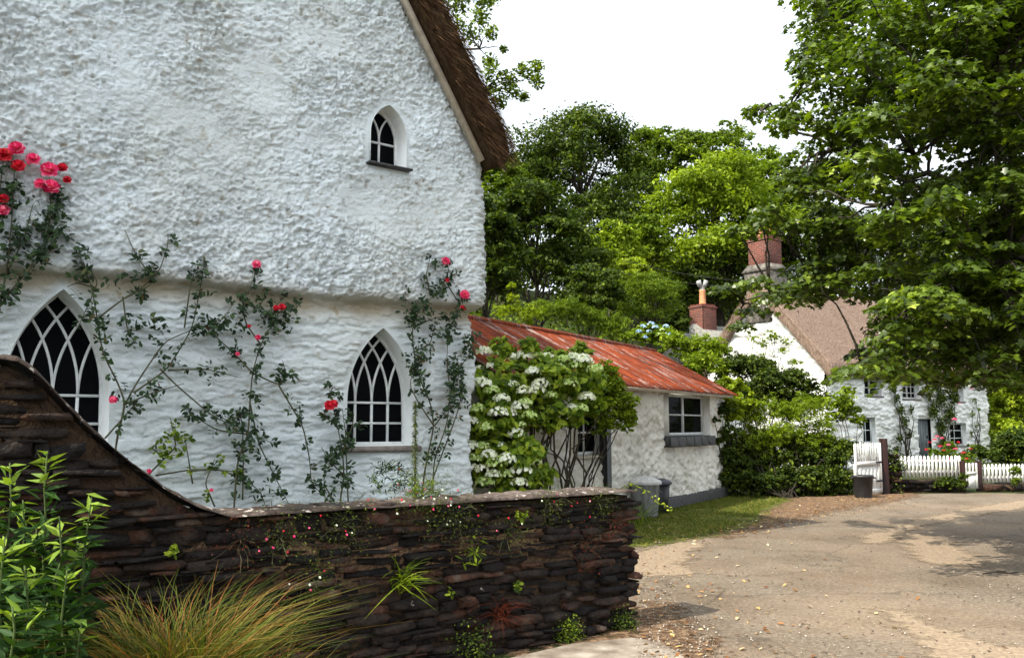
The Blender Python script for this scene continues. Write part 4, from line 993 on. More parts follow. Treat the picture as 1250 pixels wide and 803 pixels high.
# ------------------------------------------------------------------ roses on the cottage wall
def bloom(name, c, r, mat, parent, facing):
    f = norm(facing[None])[0]; n = 34; P = []; Nn = []; U = []
    for k in range(n):
        q = k/n; a = k*2.4; rad = r*.85*math.sqrt(q); x = norm(np.cross(f, [0, 0, 1.0])[None])[0]; y = np.cross(x, f)
        d = x*math.cos(a)+y*math.sin(a); P.append(c+d*rad+f*r*.75*(1-q)); Nn.append(d*(-.9+1.1*q)+f*(1-.1*q)); U.append(np.cross(f, d))
    return leaves(name, np.array(P), np.array(Nn)+rng.normal(size=(n, 3))*.15, r*1.0, (OVAL[0]*np.array([1, 1.5, 2]), OVAL[1]), LM[mat], parent, U=np.array(U))
def rose(label, stems, blooms, dens=26, off=.17, lsize=.062, fr=A, extra=(), leafmat_='rose', stem_r=.0095, name='climbing_rose', cat='rose', group='climbing roses on the big cottage', bush=None, bloomname='rose_bloom'):
    b = stems[0][0]; u, z = fr.hit(b[0], b[1], -off)
    base = fr.w(u, -off, 0.0); root = thing(name, label, cat, tuple(base), 0, group)
    mb = MB(); LP = []; LN = []; LU = []
    for st in stems:
        P = []
        for i, q in enumerate(st):
            px, py = q[:2]; o_ = q[2] if len(q) > 2 else off+.03*math.sin(px*.11+py*.07)
            uu, zz = fr.hit(px, py, -o_); P.append(fr.w(uu, -o_, zz)-base)
        P = np.array(P)
        if st is stems[0] and P[0][2] > .2: P = np.concatenate([[P[0]*np.array([1, 1, 0])], P])
        # smooth
        tt = np.linspace(0, len(P)-1, len(P)*5); Q = np.stack([np.interp(tt, range(len(P)), P[:, k]) for k in range(3)], 1)
        for _ in range(2): Q[1:-1] = (Q[:-2]+2*Q[1:-1]+Q[2:])/4
        mb.tube(Q, np.linspace(stem_r*(1.25 if st is stems[0] else 1), stem_r*.35, len(Q)), 5)
        L = np.linalg.norm(np.diff(Q, axis=0), axis=1).sum(); dn = dens*(st[-1][3] if len(st[-1]) > 3 else 1)
        n = int(L*dn/4)+1
        for k in range(n):
            t_ = .12+.88*rng.random()**.75; i = min(int(t_*(len(Q)-1)), len(Q)-2); c = Q[i]+rdir(1)[0]*.03
            ax = norm((rdir(1)[0]+np.array([0, 0, .2])-fr.v*.5)[None])[0]; ll = .05+.09*rng.random()
            mb.tube([c, c+ax*ll], .0018, 3, caps=False)
            for j in range(5):
                sd = (j % 2)*2-1 if j < 4 else 0; w_ = norm(np.cross(ax, fr.v+rdir(1)[0]*.3)[None])[0]
                pp = c+ax*ll*(.45+.28*(j//2))+w_*sd*lsize*.5
                LP.append(pp); LU.append(ax*.5+w_*sd*.9+(ax if j == 4 else 0)); LN.append(-fr.v*.7+np.array([0, 0, .6])+rng.normal(size=3)*.5)
    mb.build('stem', MAT['rosestem'], root, True)
    for (px, py, rp, n) in extra:
        uu, zz = fr.hit(px, py, -off); c = fr.w(uu, -off, zz)-base; r = rp*.0093*(np.linalg.norm(base[:2])/10)
        d = rdir(n)*np.array([1, 1, 1])*r*(.3+.7*rng.random(n))[:, None]; d -= np.outer(d@fr.v, fr.v)*.7
        for q in d: LP.append(c+q); LN.append(-fr.v*.6+np.array([0, 0, .6])+rng.normal(size=3)*.5); LU.append(rdir(1)[0])
    LP = np.array(LP); n = len(LP)
    leaves('leaves', LP, np.array(LN), lsize*(.6+.7*rng.random(n)), OVAL, LM[leafmat_], root, U=np.array(LU))
    for (px, py, rp, col) in blooms:
        uu, zz = fr.hit(px, py, -off-.05); c = fr.w(uu, -off-.05, zz)-base; sc = np.linalg.norm(c+base-np.array([0, 0, EYE]))/F
        bloom(bloomname, c, rp*sc*.82, col, root, -fr.v*.8+np.array([-.2, -.2, .45]))
    return root
rose('climbing rose with pink clustered blooms at the far left edge of the wall',
     [[(-30, 480), (-15, 400), (5, 365), (30, 335), (55, 300), (70, 268), (72, 240)], [(0, 372), (10, 320), (15, 260), (18, 200, .16)], [(-10, 340), (-5, 280), (0, 230), (5, 190)], [(30, 335), (45, 320), (60, 310), (75, 275)], [(55, 300), (62, 260), (60, 215, .16)], [(5, 365), (-10, 330), (-20, 290)], [(5, 340), (30, 290), (40, 250)], [(-15, 400), (-25, 330), (-15, 260)]],
     [(20, 182, 9, 'pink'), (40, 195, 8, 'pink'), (5, 190, 9, 'red'), (22, 203, 8, 'red'), (60, 208, 10, 'pink'), (76, 205, 6, 'red'), (62, 229, 10, 'pink'), (49, 225, 7, 'pink'), (82, 220, 5, 'red'), (4, 257, 7, 'pink'), (4, 243, 6, 'red'), (-15, 200, 9, 'pink'), (-12, 240, 8, 'red')],
     dens=52, extra=((-5, 300, 50, 70), (45, 290, 30, 36), (20, 240, 22, 24), (60, 262, 16, 14)))
rose('tall climbing rose crossing the wall right of the left pointed window',
     [[(140, 545), (153, 493), (145, 470), (125, 430), (118, 385), (112, 350), (100, 320), (95, 300)], [(153, 493), (165, 470), (195, 425), (205, 415), (240, 400), (270, 392), (285, 370)],
      [(120, 388), (150, 365), (175, 350), (195, 330), (205, 300), (205, 285)], [(150, 365), (190, 345), (165, 310), (152, 280)], [(112, 350), (95, 345), (82, 350)], [(165, 478), (205, 450), (235, 400), (245, 350), (250, 315)], [(153, 493), (190, 478), (225, 468)], [(110, 330), (120, 345), (95, 400)], [(195, 450), (215, 470), (262, 510), (290, 520), (330, 540)], [(205, 452), (250, 450), (290, 460)], [(150, 362), (155, 400), (165, 420)], [(225, 400), (232, 350), (238, 330)], [(128, 535), (150, 510), (170, 488)]],
     [(138, 488, 5, 'pink')], dens=40, extra=((150, 345, 20, 26), (185, 400, 24, 46), (160, 410, 14, 20), (205, 440, 16, 24)))
rose('climbing rose with clustered red buds in the middle of the wall',
     [[(285, 625), (290, 560), (303, 530), (305, 490), (308, 455), (318, 420), (330, 400), (345, 380), (365, 370)], [(305, 490), (315, 540), (340, 590), (355, 620)], [(318, 420), (300, 395), (295, 370), (310, 340), (312, 330)],
      [(330, 400), (335, 375), (350, 360)], [(308, 455), (285, 430), (262, 410), (260, 390)], [(308, 455), (340, 470), (350, 460), (345, 440)], [(305, 500), (280, 515), (255, 500)], [(345, 380), (325, 385), (300, 370)], [(303, 530), (265, 525), (240, 510), (225, 495)], [(340, 470), (370, 520), (378, 560), (380, 590), (410, 620)], [(296, 610), (297, 560), (296, 520), (292, 500)], [(230, 575), (265, 572), (300, 585), (318, 600), (325, 620)]],
     [(313, 323, 6, 'pink'), (337, 376, 4, 'red'), (344, 375, 5, 'red'), (315, 412, 4, 'pink'), (290, 432, 3, 'pink'), (304, 398, 2.5, 'red')], dens=48, extra=((345, 390, 22, 60), (300, 365, 18, 36), (325, 365, 18, 36), (290, 400, 18, 30), (265, 400, 14, 22), (340, 460, 12, 22), (295, 580, 12, 26), (290, 545, 10, 16)))
rose('short climbing rose with one red bloom left of the right pointed window',
     [[(415, 612), (420, 580), (418, 550), (412, 520), (405, 490), (402, 470)], [(425, 612), (423, 570), (422, 530), (418, 500)], [(420, 580), (400, 560), (392, 545)], [(418, 550), (430, 520), (432, 505)], [(412, 520), (398, 510), (395, 500)], [(408, 612), (395, 590), (398, 560)]],
     [(402, 495, 7, 'red'), (407, 493, 6, 'red')], dens=46, extra=((408, 555, 14, 22), (410, 510, 12, 18)))
rose('vigorous climbing rose by the cottage corner right of the right pointed window',
     [[(515, 600), (520, 565), (530, 520), (525, 490), (515, 470), (505, 430), (503, 400), (510, 380), (530, 360), (545, 345), (560, 330)], [(528, 600), (530, 560), (545, 520), (550, 480), (545, 440), (548, 400), (560, 380)], [(530, 520), (510, 490), (500, 470), (505, 450)], [(510, 380), (500, 370), (492, 360)], [(550, 480), (560, 450), (575, 430), (578, 400)],
      [(525, 360), (520, 335), (525, 315)], [(540, 350), (548, 330), (545, 322)], [(545, 345), (560, 370), (567, 362)], [(505, 430), (525, 420), (530, 400)], [(526, 590), (560, 500), (565, 470), (555, 430)], [(530, 520), (545, 500), (556, 470)], [(505, 400), (525, 390), (545, 385)]],
     [(544, 319, 6, 'pink'), (567, 360, 7, 'pink'), (565, 376, 4, 'red'), (546, 342, 3, 'red')], dens=62, extra=((500, 385, 18, 50), (520, 430, 20, 44), (550, 400, 20, 50), (570, 420, 14, 40), (555, 450, 18, 50), (500, 440, 14, 26), (535, 355, 16, 26), (515, 470, 16, 26)))
rose('loose rose stems sprouting below the big rose beside the sloping wall',
     [[(175, 585), (200, 560), (215, 545), (212, 530), (208, 510)], [(190, 580), (240, 572), (300, 576)], [(200, 560), (190, 550), (184, 545)], [(235, 590), (230, 560), (225, 530)], [(262, 618), (250, 590), (262, 560)]],
     [(182, 575, 3, 'pink'), (258, 598, 2.5, 'pink')], dens=22, extra=((203, 553, 10, 18),), leafmat_='mid')
def echium():
    u, z = A.hit(506, 560, -.6); b = A.w(u, -.6, 0); zt = A.hit(506, 490, -.6)[1]
    o = thing('spire_plant', 'single dark leafy flower spire standing below the right pointed window', 'plant', tuple(b))
    mb = MB(); mb.tube([(0, 0, 0), (.01, 0, zt*.5), (.0, 0, zt)], [.015, .012, .006], 6); mb.build('stem', MAT['rosestem'], o)
    n = 900; t_ = rng.random(n); z = .3+(zt-.3)*t_; a = rng.random(n)*6.28; d = np.stack([np.cos(a), np.sin(a), .2+0*a], 1)
    r = .045*(1.15-t_)+.02; P = np.stack([np.cos(a)*r*.7, np.sin(a)*r*.7, z], 1)
    leaves('leaves', P, d*.3+np.array([0, 0, 1.])+rng.normal(size=(n, 3))*.2, .05, LANCE, LM['dark'], o, U=d)
echium()

# ------------------------------------------------------------------ shrubs by the shed
def heads(root, C_, r, mats, n=90, name='flower_head'):
    for i, c in enumerate(C_):
        rr = r*(.75+.5*rng.random()); d = rdir(n); d[:, 2] = np.abs(d[:, 2])*.9-.15*rng.random(n); P = c+d*np.array([1, 1, .85])*rr
        leaves(name, P, d+rng.normal(size=(n, 3))*.25, rr*.42, (DIAM[0]*np.array([1, 1.6, 1]), DIAM[1]), LM[mats[i % len(mats)] if isinstance(mats, (list, tuple)) else mats], root)
def hydrangea():
    b = at(640, 600, 12.6); b[2] = 0; root = thing('hydrangea', 'large white hydrangea bush in flower between cottage corner and shed', 'shrub', tuple(b))
    lobes = [(606, 470, 12.0, 32), (598, 515, 11.9, 30), (600, 570, 11.9, 32), (632, 462, 12.2, 30), (662, 458, 12.5, 28), (692, 466, 12.8, 28), (720, 482, 13.0, 22), (636, 500, 12.2, 30), (672, 492, 12.6, 26), (705, 500, 12.9, 20), (636, 548, 12.1, 26), (625, 590, 12.0, 28), (590, 445, 12.2, 18), (612, 440, 12.3, 14), (645, 438, 12.5, 13), (676, 438, 12.6, 13), (706, 447, 12.8, 14), (655, 592, 12.3, 22), (575, 545, 11.8, 18), (578, 590, 11.8, 18), (680, 600, 12.6, 12), (735, 496, 13.0, 14)]
    PP = []; NN = []; CC = []
    for (px, py, Y, rp) in lobes:
        c = at(px, py, Y)-b; c[2] = max(c[2], .25); r = rp/F*Y; n = int(rp*rp*.62); c = c+np.array([0, rng.normal()*.18, rng.normal()*.10])
        P, n_ = clump(c, r*.95, n, .95, .35); PP.append(P); NN.append(n_+np.array([-.1, -.5, 0])); CC.append((c, r))
    P = np.concatenate(PP); leaves('leaves', P, np.concatenate(NN), .125*(.55+.8*rng.random(len(P))), OVAL, LM['hyd'], root)
    mb = MB()
    for c, r in CC:
        s0 = np.array([rng.normal()*.25, rng.normal()*.2, 0]); mb.tube(curve_pts(s0, c, 7, .10, .03), np.linspace(.022, .008, 7), 6)
    for px in (655, 668, 690, 700, 712):
        e = at(px+rng.normal()*8, 500, 12.9)-b; s0 = at(px-10, 606, 12.9)-b; s0[2] = 0; mb.tube(curve_pts(s0, e, 7, 0, .04), np.linspace(.024, .012, 7), 6)
    mb.build('stem', MAT['bark'], root, True)
    hd = [(591, 430), (605, 432), (622, 436), (640, 436), (655, 434), (668, 436), (688, 439), (700, 437), (712, 441), (726, 452), (598, 448), (600, 478), (612, 488), (634, 497), (641, 492), (651, 455), (680, 452), (588, 470), (575, 516), (592, 523), (640, 545), (635, 520), (610, 545), (597, 556), (606, 566), (618, 562), (628, 566), (588, 573), (602, 580), (617, 580), (576, 574), (589, 545), (688, 505), (698, 498), (708, 500), (716, 486), (703, 448), (660, 470), (575, 546), (582, 500), (618, 505), (646, 508), (665, 440), (584, 452), (592, 590), (634, 590), (580, 560), (630, 530), (655, 478), (695, 470), (624, 470), (612, 452), (640, 478), (608, 505), (672, 484), (636, 575), (648, 565)]
    C_ = []
    for px, py in hd:
        # sit the head on the nearest lobe's outer surface facing the camera
        best = min(lobes, key=lambda l: (l[0]-px)**2+(l[1]-py)**2); c = at(px, py, best[2]-best[3]/F*best[2]*1.12)-b; C_.append(c)
    heads(root, C_, .115, ['white', 'lime', 'white', 'white', 'lime'], 80)
hydrangea()
def shrub(name, label, cat, lobes, mat, lsize, dens, group=None, stems=True, flat=.85, up=.35, shape=OVAL, base=None, flowers=None, bark='bark', long=False, zmin=.06):
    """lobes: (px,py,Y,rpx) clumps of leaves standing at true distance"""
    b = np.array(base if base is not None else at(lobes[0][0], lobes[0][1], lobes[0][2])); b[2] = float(gz(b[0], b[1]))
    root = thing(name, label, cat, tuple(b), 0, group); PP = []; NN = []; mb = MB(); RR = []
    for (px, py, Y, rp) in lobes:
        c = at(px, py, Y)-b; c[2] = max(c[2], .1); r = rp/F*Y*1.05; n = int(min(dens*55*r*r/lsize/lsize, 9000))+60
        # break each lobe into smaller tufts so the outline stays uneven
        k = 10
        for _ in range(k):
            d = rdir(1)[0]; d[2] = abs(d[2])*1.0 if rng.random() < .7 else d[2]; cc = c+d*r*np.array([1, 1, flat])*(.35+.4*rng.random()); rr = r*(.38+.32*rng.random())
            P, n_ = clump(cc, rr, n//k, flat, up); PP.append(P); NN.append(n_); RR.append(np.clip(rng.normal(.5+.25*(rng.random()-.5), .2, len(P)), 0, 1))
        mb.tube(curve_pts((rng.normal()*.1, rng.normal()*.1, 0), c, 6, .05, .04), np.linspace(.03*max(r, .35), .008, 6), 6)
    P = np.concatenate(PP); NN = np.concatenate(NN); g_ = gz(P[:, 0]+b[0], P[:, 1]+b[1])-b[2]; P[:, 2] = np.maximum(P[:, 2], g_+zmin*rng.random(len(P)))
    leaves('leaves', P, NN, lsize*(.55+.8*rng.random(len(P))), shape, LM[mat], root, rnd=np.concatenate(RR), U=(np.array([[0, 0, 1.0]])+rng.normal(size=(len(P), 3))*.6) if long else None)
    if stems: mb.build('stem', MAT[bark], root, True)
    if flowers:
        pts, r, mats = flowers; heads(root, [at(a, b_, Y)-b for a, b_, Y in pts], r, mats, 40, 'flower')
    return root
shrub('evergreen_shrub', 'small leaved evergreen shrub arching over the shed window right of the hydrangea', 'shrub', [(740, 478, 13.6, 24), (755, 495, 13.6, 22), (728, 500, 13.4, 22), (758, 515, 13.5, 17), (715, 500, 13.3, 18), (738, 460, 13.7, 18), (768, 508, 13.6, 12), (735, 520, 13.4, 14)], 'bright', .055, 1.2, base=at(705, 600, 13.5))
sh = C.objects[-1]
def leaning_stems():
    b = at(668, 600, 12.9); b[2] = 0; o = thing('bare_stemmed_shrub', 'bare leaning stems in front of the shed wall under the hydrangea', 'shrub', tuple(b)); mb = MB()
    for k in range(8):
        s0 = at(650+k*8+rng.normal()*4, 604, 12.9+.3*rng.random())-b; s0[2] = 0; e = at(645+k*6.5+rng.normal()*12, 495, 13.0)-b
        mb.tube(curve_pts(s0, e, 8, 0, .045), np.linspace(.02, .007, 8)*(.5+rng.random()), 5)
    mb.build('stem', MAT['bark'], o, True)
    n = 240; P = np.stack([rng.random(n)*1.0, rng.random(n)*.2, rng.random(n)*.45+.02], 1); leaves('leaves', P, rdir(n)+np.array([0, -.5, 1]), .10, OVAL, LM['mid'], o)
leaning_stems()
def tuft(name, label, cat, px, py, Y, n, L, wd, droop, mat, spread=.5, group=None, rad=.1, z=None, bias=(0, 0, 0)):
    b = at(px, py, Y); 
    if z is not None: b[2] = z
    B = rng.normal(size=(n, 3))*rad*np.array([1, 1, .05]); D = rng.normal(size=(n, 3))*spread; D[:, 2] = 1; D += np.array(bias)
    Ln = L*(.5+.7*rng.random(n)); o = blades(name, B, D, Ln, wd, droop, mat); o.location = tuple(b); return tag(o, label, cat, group)
for k, (px, py, Y, lab) in enumerate(((700, 603, 13.4, 'long grassy tuft under the shed window behind the wall'), (765, 603, 14.4, 'wispy weed growing up the shed wall left of the dustbin'), (665, 602, 11.3, 'strap leaved plant below the hydrangea behind the wall'))):
    tuft('grass_tuft', lab, 'grass tuft', px, py, Y, (160, 120, 120)[k], (.5, .8, .45)[k], .012, .5, 'mid', .4, z=0, rad=.2)

# ------------------------------------------------------------------ hedges and bushes between shed and far cottage
shrub('ivy', 'dark ivy clinging to the right corner of the shed', 'ivy', [(884, 500, 19.9, 12), (888, 530, 20.0, 14), (888, 560, 20.0, 16), (890, 590, 19.9, 18), (872, 512, 19.5, 8), (876, 540, 19.5, 7)], 'dark', .075, 1.5, base=ground(890, 606))
shrub('hedge', 'dark low hedge between the shed and the black bin', 'hedge', [(890, 575, 20.2, 22), (900, 550, 20.6, 22), (930, 545, 21, 24), (965, 548, 21.3, 24), (1000, 550, 21.4, 22), (905, 590, 20.0, 24), (930, 592, 20.2, 24), (955, 590, 20.4, 24), (980, 592, 20.5, 24), (1005, 590, 20.6, 24), (1028, 585, 20.8, 20), (915, 565, 20.6, 24), (945, 568, 20.8, 24), (1030, 555, 21.2, 20), (1010, 568, 21, 22), (980, 565, 21, 22)], 'dark', .085, 1.35, base=ground(960, 608))
shrub('feathery_bush', 'bright feathery bush rising above the hedge, left of the two by the shed', 'bush', [(905, 505, 21, 18), (945, 500, 21, 18), (925, 498, 21, 16), (925, 520, 20.8, 24), (910, 535, 20.8, 20), (945, 535, 20.7, 22), (925, 550, 20.6, 22), (915, 508, 21, 14)], 'bright', .10, 1.1, shape=LANCE, base=ground(925, 606), long=True)
shrub('feathery_bush', 'bright feathery bush right of the other one, next to the small sapling', 'bush', [(960, 505, 21.4, 18), (1000, 500, 21.4, 18), (982, 494, 21.4, 16), (980, 510, 21.2, 24), (965, 530, 21.0, 20), (1000, 525, 21.1, 22), (985, 545, 21.0, 22), (1010, 545, 21.2, 18)], 'bright', .10, 1.1, shape=LANCE, base=ground(985, 605), long=True)
shrub('leafy_shrub', 'pale yellow green shrub with large leaves beside the shed roof end', 'shrub', [(900, 478, 20.8, 15), (890, 495, 20.6, 14), (912, 495, 20.8, 12), (898, 510, 20.6, 12), (885, 470, 21.0, 10)], 'yellow', .16, 1.5, base=ground(897, 606))
shrub('sapling', 'small round headed sapling in front of the far cottage wall', 'tree', [(1028, 492, 22.5, 18), (1040, 505, 22.6, 14), (1020, 510, 22.5, 12), (1048, 515, 22.4, 10), (1035, 480, 22.6, 10)], 'bright', .09, .8, base=ground(1040, 600), flat=.8)
shrub('round_bush', 'rounded dark green bush against the far cottage gable', 'bush', [(962, 468, 24, 22), (940, 470, 23.8, 24), (985, 478, 24, 18), (905, 450, 24.5, 24), (930, 452, 24.8, 20), (965, 490, 24, 22), (1000, 490, 24, 14), (915, 485, 24, 24), (890, 480, 24, 22)], 'dark', .085, 1.2, base=at(945, 550, 24))
shrub('bushy_tree', 'broad bushy shrub behind the end of the red roof', 'bush', [(850, 428, 25, 22), (825, 420, 25, 18), (872, 430, 25.5, 20), (860, 450, 24.5, 22), (885, 455, 24.5, 16)], 'bright', .09, 1.1, base=at(860, 560, 25))
shrub('bamboo', 'wispy pale bamboo in front of the bright white gable', 'bamboo', [(940, 410, 25.2, 10), (960, 418, 25.2, 9), (920, 415, 25.2, 9), (935, 425, 25.2, 10), (955, 430, 25.2, 9), (925, 440, 25.1, 10), (970, 445, 25, 9), (945, 412, 25.3, 8)], 'bright', .12, .45, shape=LANCE, base=at(945, 550, 25.2), long=True)
shrub('hydrangea', 'blue flowered hydrangea just above the end of the red roof', 'shrub', [(790, 408, 27, 16), (805, 412, 27, 16), (775, 410, 27, 12), (820, 412, 27, 12)], 'bright', .13, 1.2, base=at(800, 500, 27), flowers=([(785, 399, 26.6), (792, 405, 26.5), (800, 400, 26.6), (808, 403, 26.5), (813, 399, 26.6), (795, 396, 26.7), (780, 405, 26.5), (804, 409, 26.4), (788, 412, 26.4), (815, 408, 26.4)], .10, ['blue', 'blue', 'blue', 'lime']))
shrub('bank_bush', 'feathery light green bush above the middle of the red roof', 'bush', [(690, 385, 24, 24), (670, 380, 24, 20), (710, 388, 24.2, 22), (735, 396, 24.5, 20), (755, 402, 24.5, 18)], 'mid', .11, 1.3, shape=LANCE, base=at(710, 480, 24.3), long=True)
shrub('bank_bush', 'upright pale sprout like bush above the left end of the red roof', 'bush', [(626, 365, 22, 9), (624, 350, 22, 6), (628, 380, 22, 12), (645, 382, 22, 12), (610, 382, 22, 12)], 'yellow', .11, 1.5, shape=LANCE, base=at(626, 480, 22), long=True)
shrub('bank_bush', 'yellowish low bush above the roof between the sprout and the feathery bush', 'bush', [(655, 385, 23, 14), (640, 392, 23, 12), (745, 412, 26, 14), (765, 412, 26, 12)], 'bright', .11, 1.1, shape=LANCE, base=at(655, 480, 23), long=True)
# right of the far cottage
shrub('leafy_bush', 'tall sunny yellow green bush right of the far cottage', 'bush', [(1225, 500, 40, 26), (1240, 480, 40, 26), (1215, 480, 41, 18), (1255, 500, 40, 30), (1225, 530, 39, 24), (1280, 490, 41, 34), (1250, 540, 38, 26)], 'yellow', .18, 1.0, base=at(1240, 572, 40))
shrub('dark_bush', 'dark rounded bush at the right edge behind the picket fence', 'bush', [(1230, 550, 30, 22), (1250, 540, 30, 24), (1275, 545, 30, 28), (1212, 558, 29, 12)], 'dark', .12, 1.2, base=at(1240, 578, 30))

# climbers and roses on the far cottage
def far_climber(label, pts, blooms, mat='dark', base=None, dens=1.4):
    fr = CO; b = CO.w(CO.hit(*base)[0], -.25, 0); root = thing('wall_climber', label, 'climber', tuple(b), 0, 'climbers on the far cottage'); PP = []; mb = MB()
    for (px, py, rp) in pts:
        u, z = fr.hit(px, py, -.22); c = fr.w(u, -.22, z)-b; r = rp/F*33; n = int(dens*6*r*r/.0064)+20; d = rdir(n)*r*(.2+1.0*rng.random(n))[:, None]; d -= np.outer(d@fr.v, fr.v)*.75; PP.append(c+d)
        mb.tube(curve_pts((0, 0, 0), c, 6, 0, .03), np.linspace(.03, .01, 6), 5)
    P = np.concatenate(PP); leaves('leaves', P, -fr.v*.6+np.array([0, 0, .5])+rng.normal(size=(len(P), 3))*.5, .10, OVAL, LM[mat], root); mb.build('stem', MAT['bark'], root)
    if blooms: heads(root, [fr.w(*(lambda q: (q[0], -.45, q[1]))(fr.hit(a, b_, -.45)))-b for a, b_ in blooms], .09, 'pink', 30, 'rose_bloom')
far_climber('dark purplish climber on the far cottage between its window and door', [(1095, 485, 8), (1100, 500, 9), (1105, 515, 9), (1110, 530, 8), (1098, 535, 7), (1092, 475, 6), (1112, 500, 6), (1095, 548, 6)], [], base=(1102, 560), dens=1.4)
far_climber('thick dark climbing rose with red blooms over the far cottage door', [(1150, 485, 14), (1140, 500, 13), (1160, 505, 14), (1150, 520, 13), (1165, 485, 11), (1135, 482, 9), (1152, 540, 9)], [(1156, 468), (1160, 473), (1168, 470), (1186, 475), (1171, 493), (1165, 512)], base=(1152, 560), dens=2.2)
far_climber('thin open climber near the right corner of the far cottage', [(1190, 490, 6), (1187, 505, 6), (1192, 520, 6), (1186, 530, 5), (1195, 500, 4)], [], base=(1190, 560), dens=.5, mat='mid')
shrub('rose_bush', 'red flowering rose bush rising above the picket fence before the far cottage', 'rose', [(1160, 565, 22.6, 16), (1145, 560, 22.6, 13), (1175, 562, 22.8, 13), (1160, 548, 22.8, 11), (1165, 582, 22.0, 12), (1150, 578, 22, 9)], 'mid', .07, .8, base=ground(1162, 598), flowers=([(1131, 549, 22.3), (1141, 537, 22.4), (1144, 533, 22.4), (1148, 545, 22.2), (1152, 550, 22.2), (1166, 548, 22.2), (1176, 553, 22.2), (1143, 560, 22.1), (1158, 543, 22.2), (1180, 560, 22.2), (1135, 540, 22.4), (1126, 561, 22), (1170, 540, 22.5), (1185, 548, 22.5), (1150, 535, 22.4), (1160, 560, 21.8)], .05, ['red', 'red', 'pink']))
shrub('dark_bush', 'dark bush at the foot of the far cottage right of the rose bush', 'bush', [(1192, 552, 26, 11), (1203, 556, 26, 9), (1182, 556, 26, 8)], 'dark', .08, 1.3, base=at(1193, 580, 26))
shrub('trailing_plant', 'green trailing plant hanging over the rubble wall left of the small gate', 'plant', [(1160, 590, 21.2, 10), (1172, 592, 21.1, 9), (1148, 592, 21.2, 7), (1176, 582, 21.2, 6)], 'dark', .06, 1.2, base=ground(1163, 601))
shrub('trailing_plant', 'small green plant climbing the picket fence at the right edge', 'plant', [(1238, 575, 21, 7), (1240, 588, 20.9, 6)], 'mid', .06, 1.1, base=ground(1239, 601))

# ------------------------------------------------------------------ wooded hillside: individual trees
T = tree
T('broadleaf_tree', 'dark green tree with broad domed top just right of the thatch against the sky', 'tree', 705, 215, 60, 92, 82, 'dark', .26, 26000)
T('broadleaf_tree', 'tree on the skyline in the middle between the domed tree and the airy tree', 'tree', 800, 205, 64, 52, 56, 'mid', .26, 14000)
T('airy_tree', 'airy tree on the skyline with sky showing through its middle', 'tree', 870, 190, 62, 52, 44, 'mid', .26, 8500)
T('layered_tree', 'big yellow green tree with layered boughs left of the brick chimney', 'tree', 875, 278, 50, 86, 92, 'bright', .24, 32000, flat=.5, clr=.28)
T('broadleaf_tree', 'tree on the skyline right of the layered yellow green tree', 'tree', 940, 235, 57, 55, 52, 'mid', .25, 13000)
T('dark_tree', 'large dark tree filling the left behind the cottage corner', 'tree', 655, 300, 38, 88, 88, 'dark', .20, 26000)
T('dark_tree', 'dark tree directly behind the cottage corner under the thatch', 'tree', 590, 310, 30, 48, 90, 'dark', .17, 15000)
T('bright_tree', 'bright green young tree in the hollow among dark trees', 'tree', 742, 325, 42, 46, 60, 'bright', .18, 14000)
T('bright_tree', 'small bushy light green tree right of the bright young tree', 'tree', 788, 300, 46, 36, 38, 'mid', .2, 8500)
T('rounded_tree', 'soft rounded grey green tree behind the shed roof and left of the small chimney', 'tree', 790, 368, 33, 44, 36, 'mid', .13, 13000, shape=LANCE)
T('pale_shoots_tree', 'pale yellow shoots standing in front of the dark hollow', 'tree', 770, 345, 38, 26, 36, 'yellow', .16, 4500)
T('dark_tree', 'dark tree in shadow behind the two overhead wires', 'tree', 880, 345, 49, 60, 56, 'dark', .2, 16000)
T('dark_tree', 'dark tree behind the brick chimney of the far cottage', 'tree', 985, 300, 52, 62, 66, 'dark', .22, 15000)
T('broadleaf_tree', 'dark tree behind the far cottage thatch seen through the maple', 'tree', 1065, 315, 56, 62, 74, 'dark', .24, 14000)
T('broadleaf_tree', 'green tree behind the far cottage beneath the maple canopy', 'tree', 1150, 330, 60, 66, 80, 'mid', .26, 13000)
T('broadleaf_tree', 'green tree right of the far cottage behind the sunny bush', 'tree', 1240, 400, 55, 62, 80, 'mid', .26, 13000)
T('broadleaf_tree', 'tree on the skyline filling the gap under the domed tree', 'tree', 745, 270, 54, 56, 50, 'dark', .24, 12000)
T('ivied_tree', 'dull green tree low on the bank above the red roof', 'tree', 720, 360, 31, 46, 36, 'dark', .13, 11000)
T('ivied_tree', 'darker tree low on the bank left of the small chimney', 'tree', 822, 392, 36, 20, 22, 'dark', .14, 7000)
T('broadleaf_tree', 'tree half hidden behind the thatch overhang', 'tree', 605, 225, 48, 40, 40, 'mid', .22, 8000)
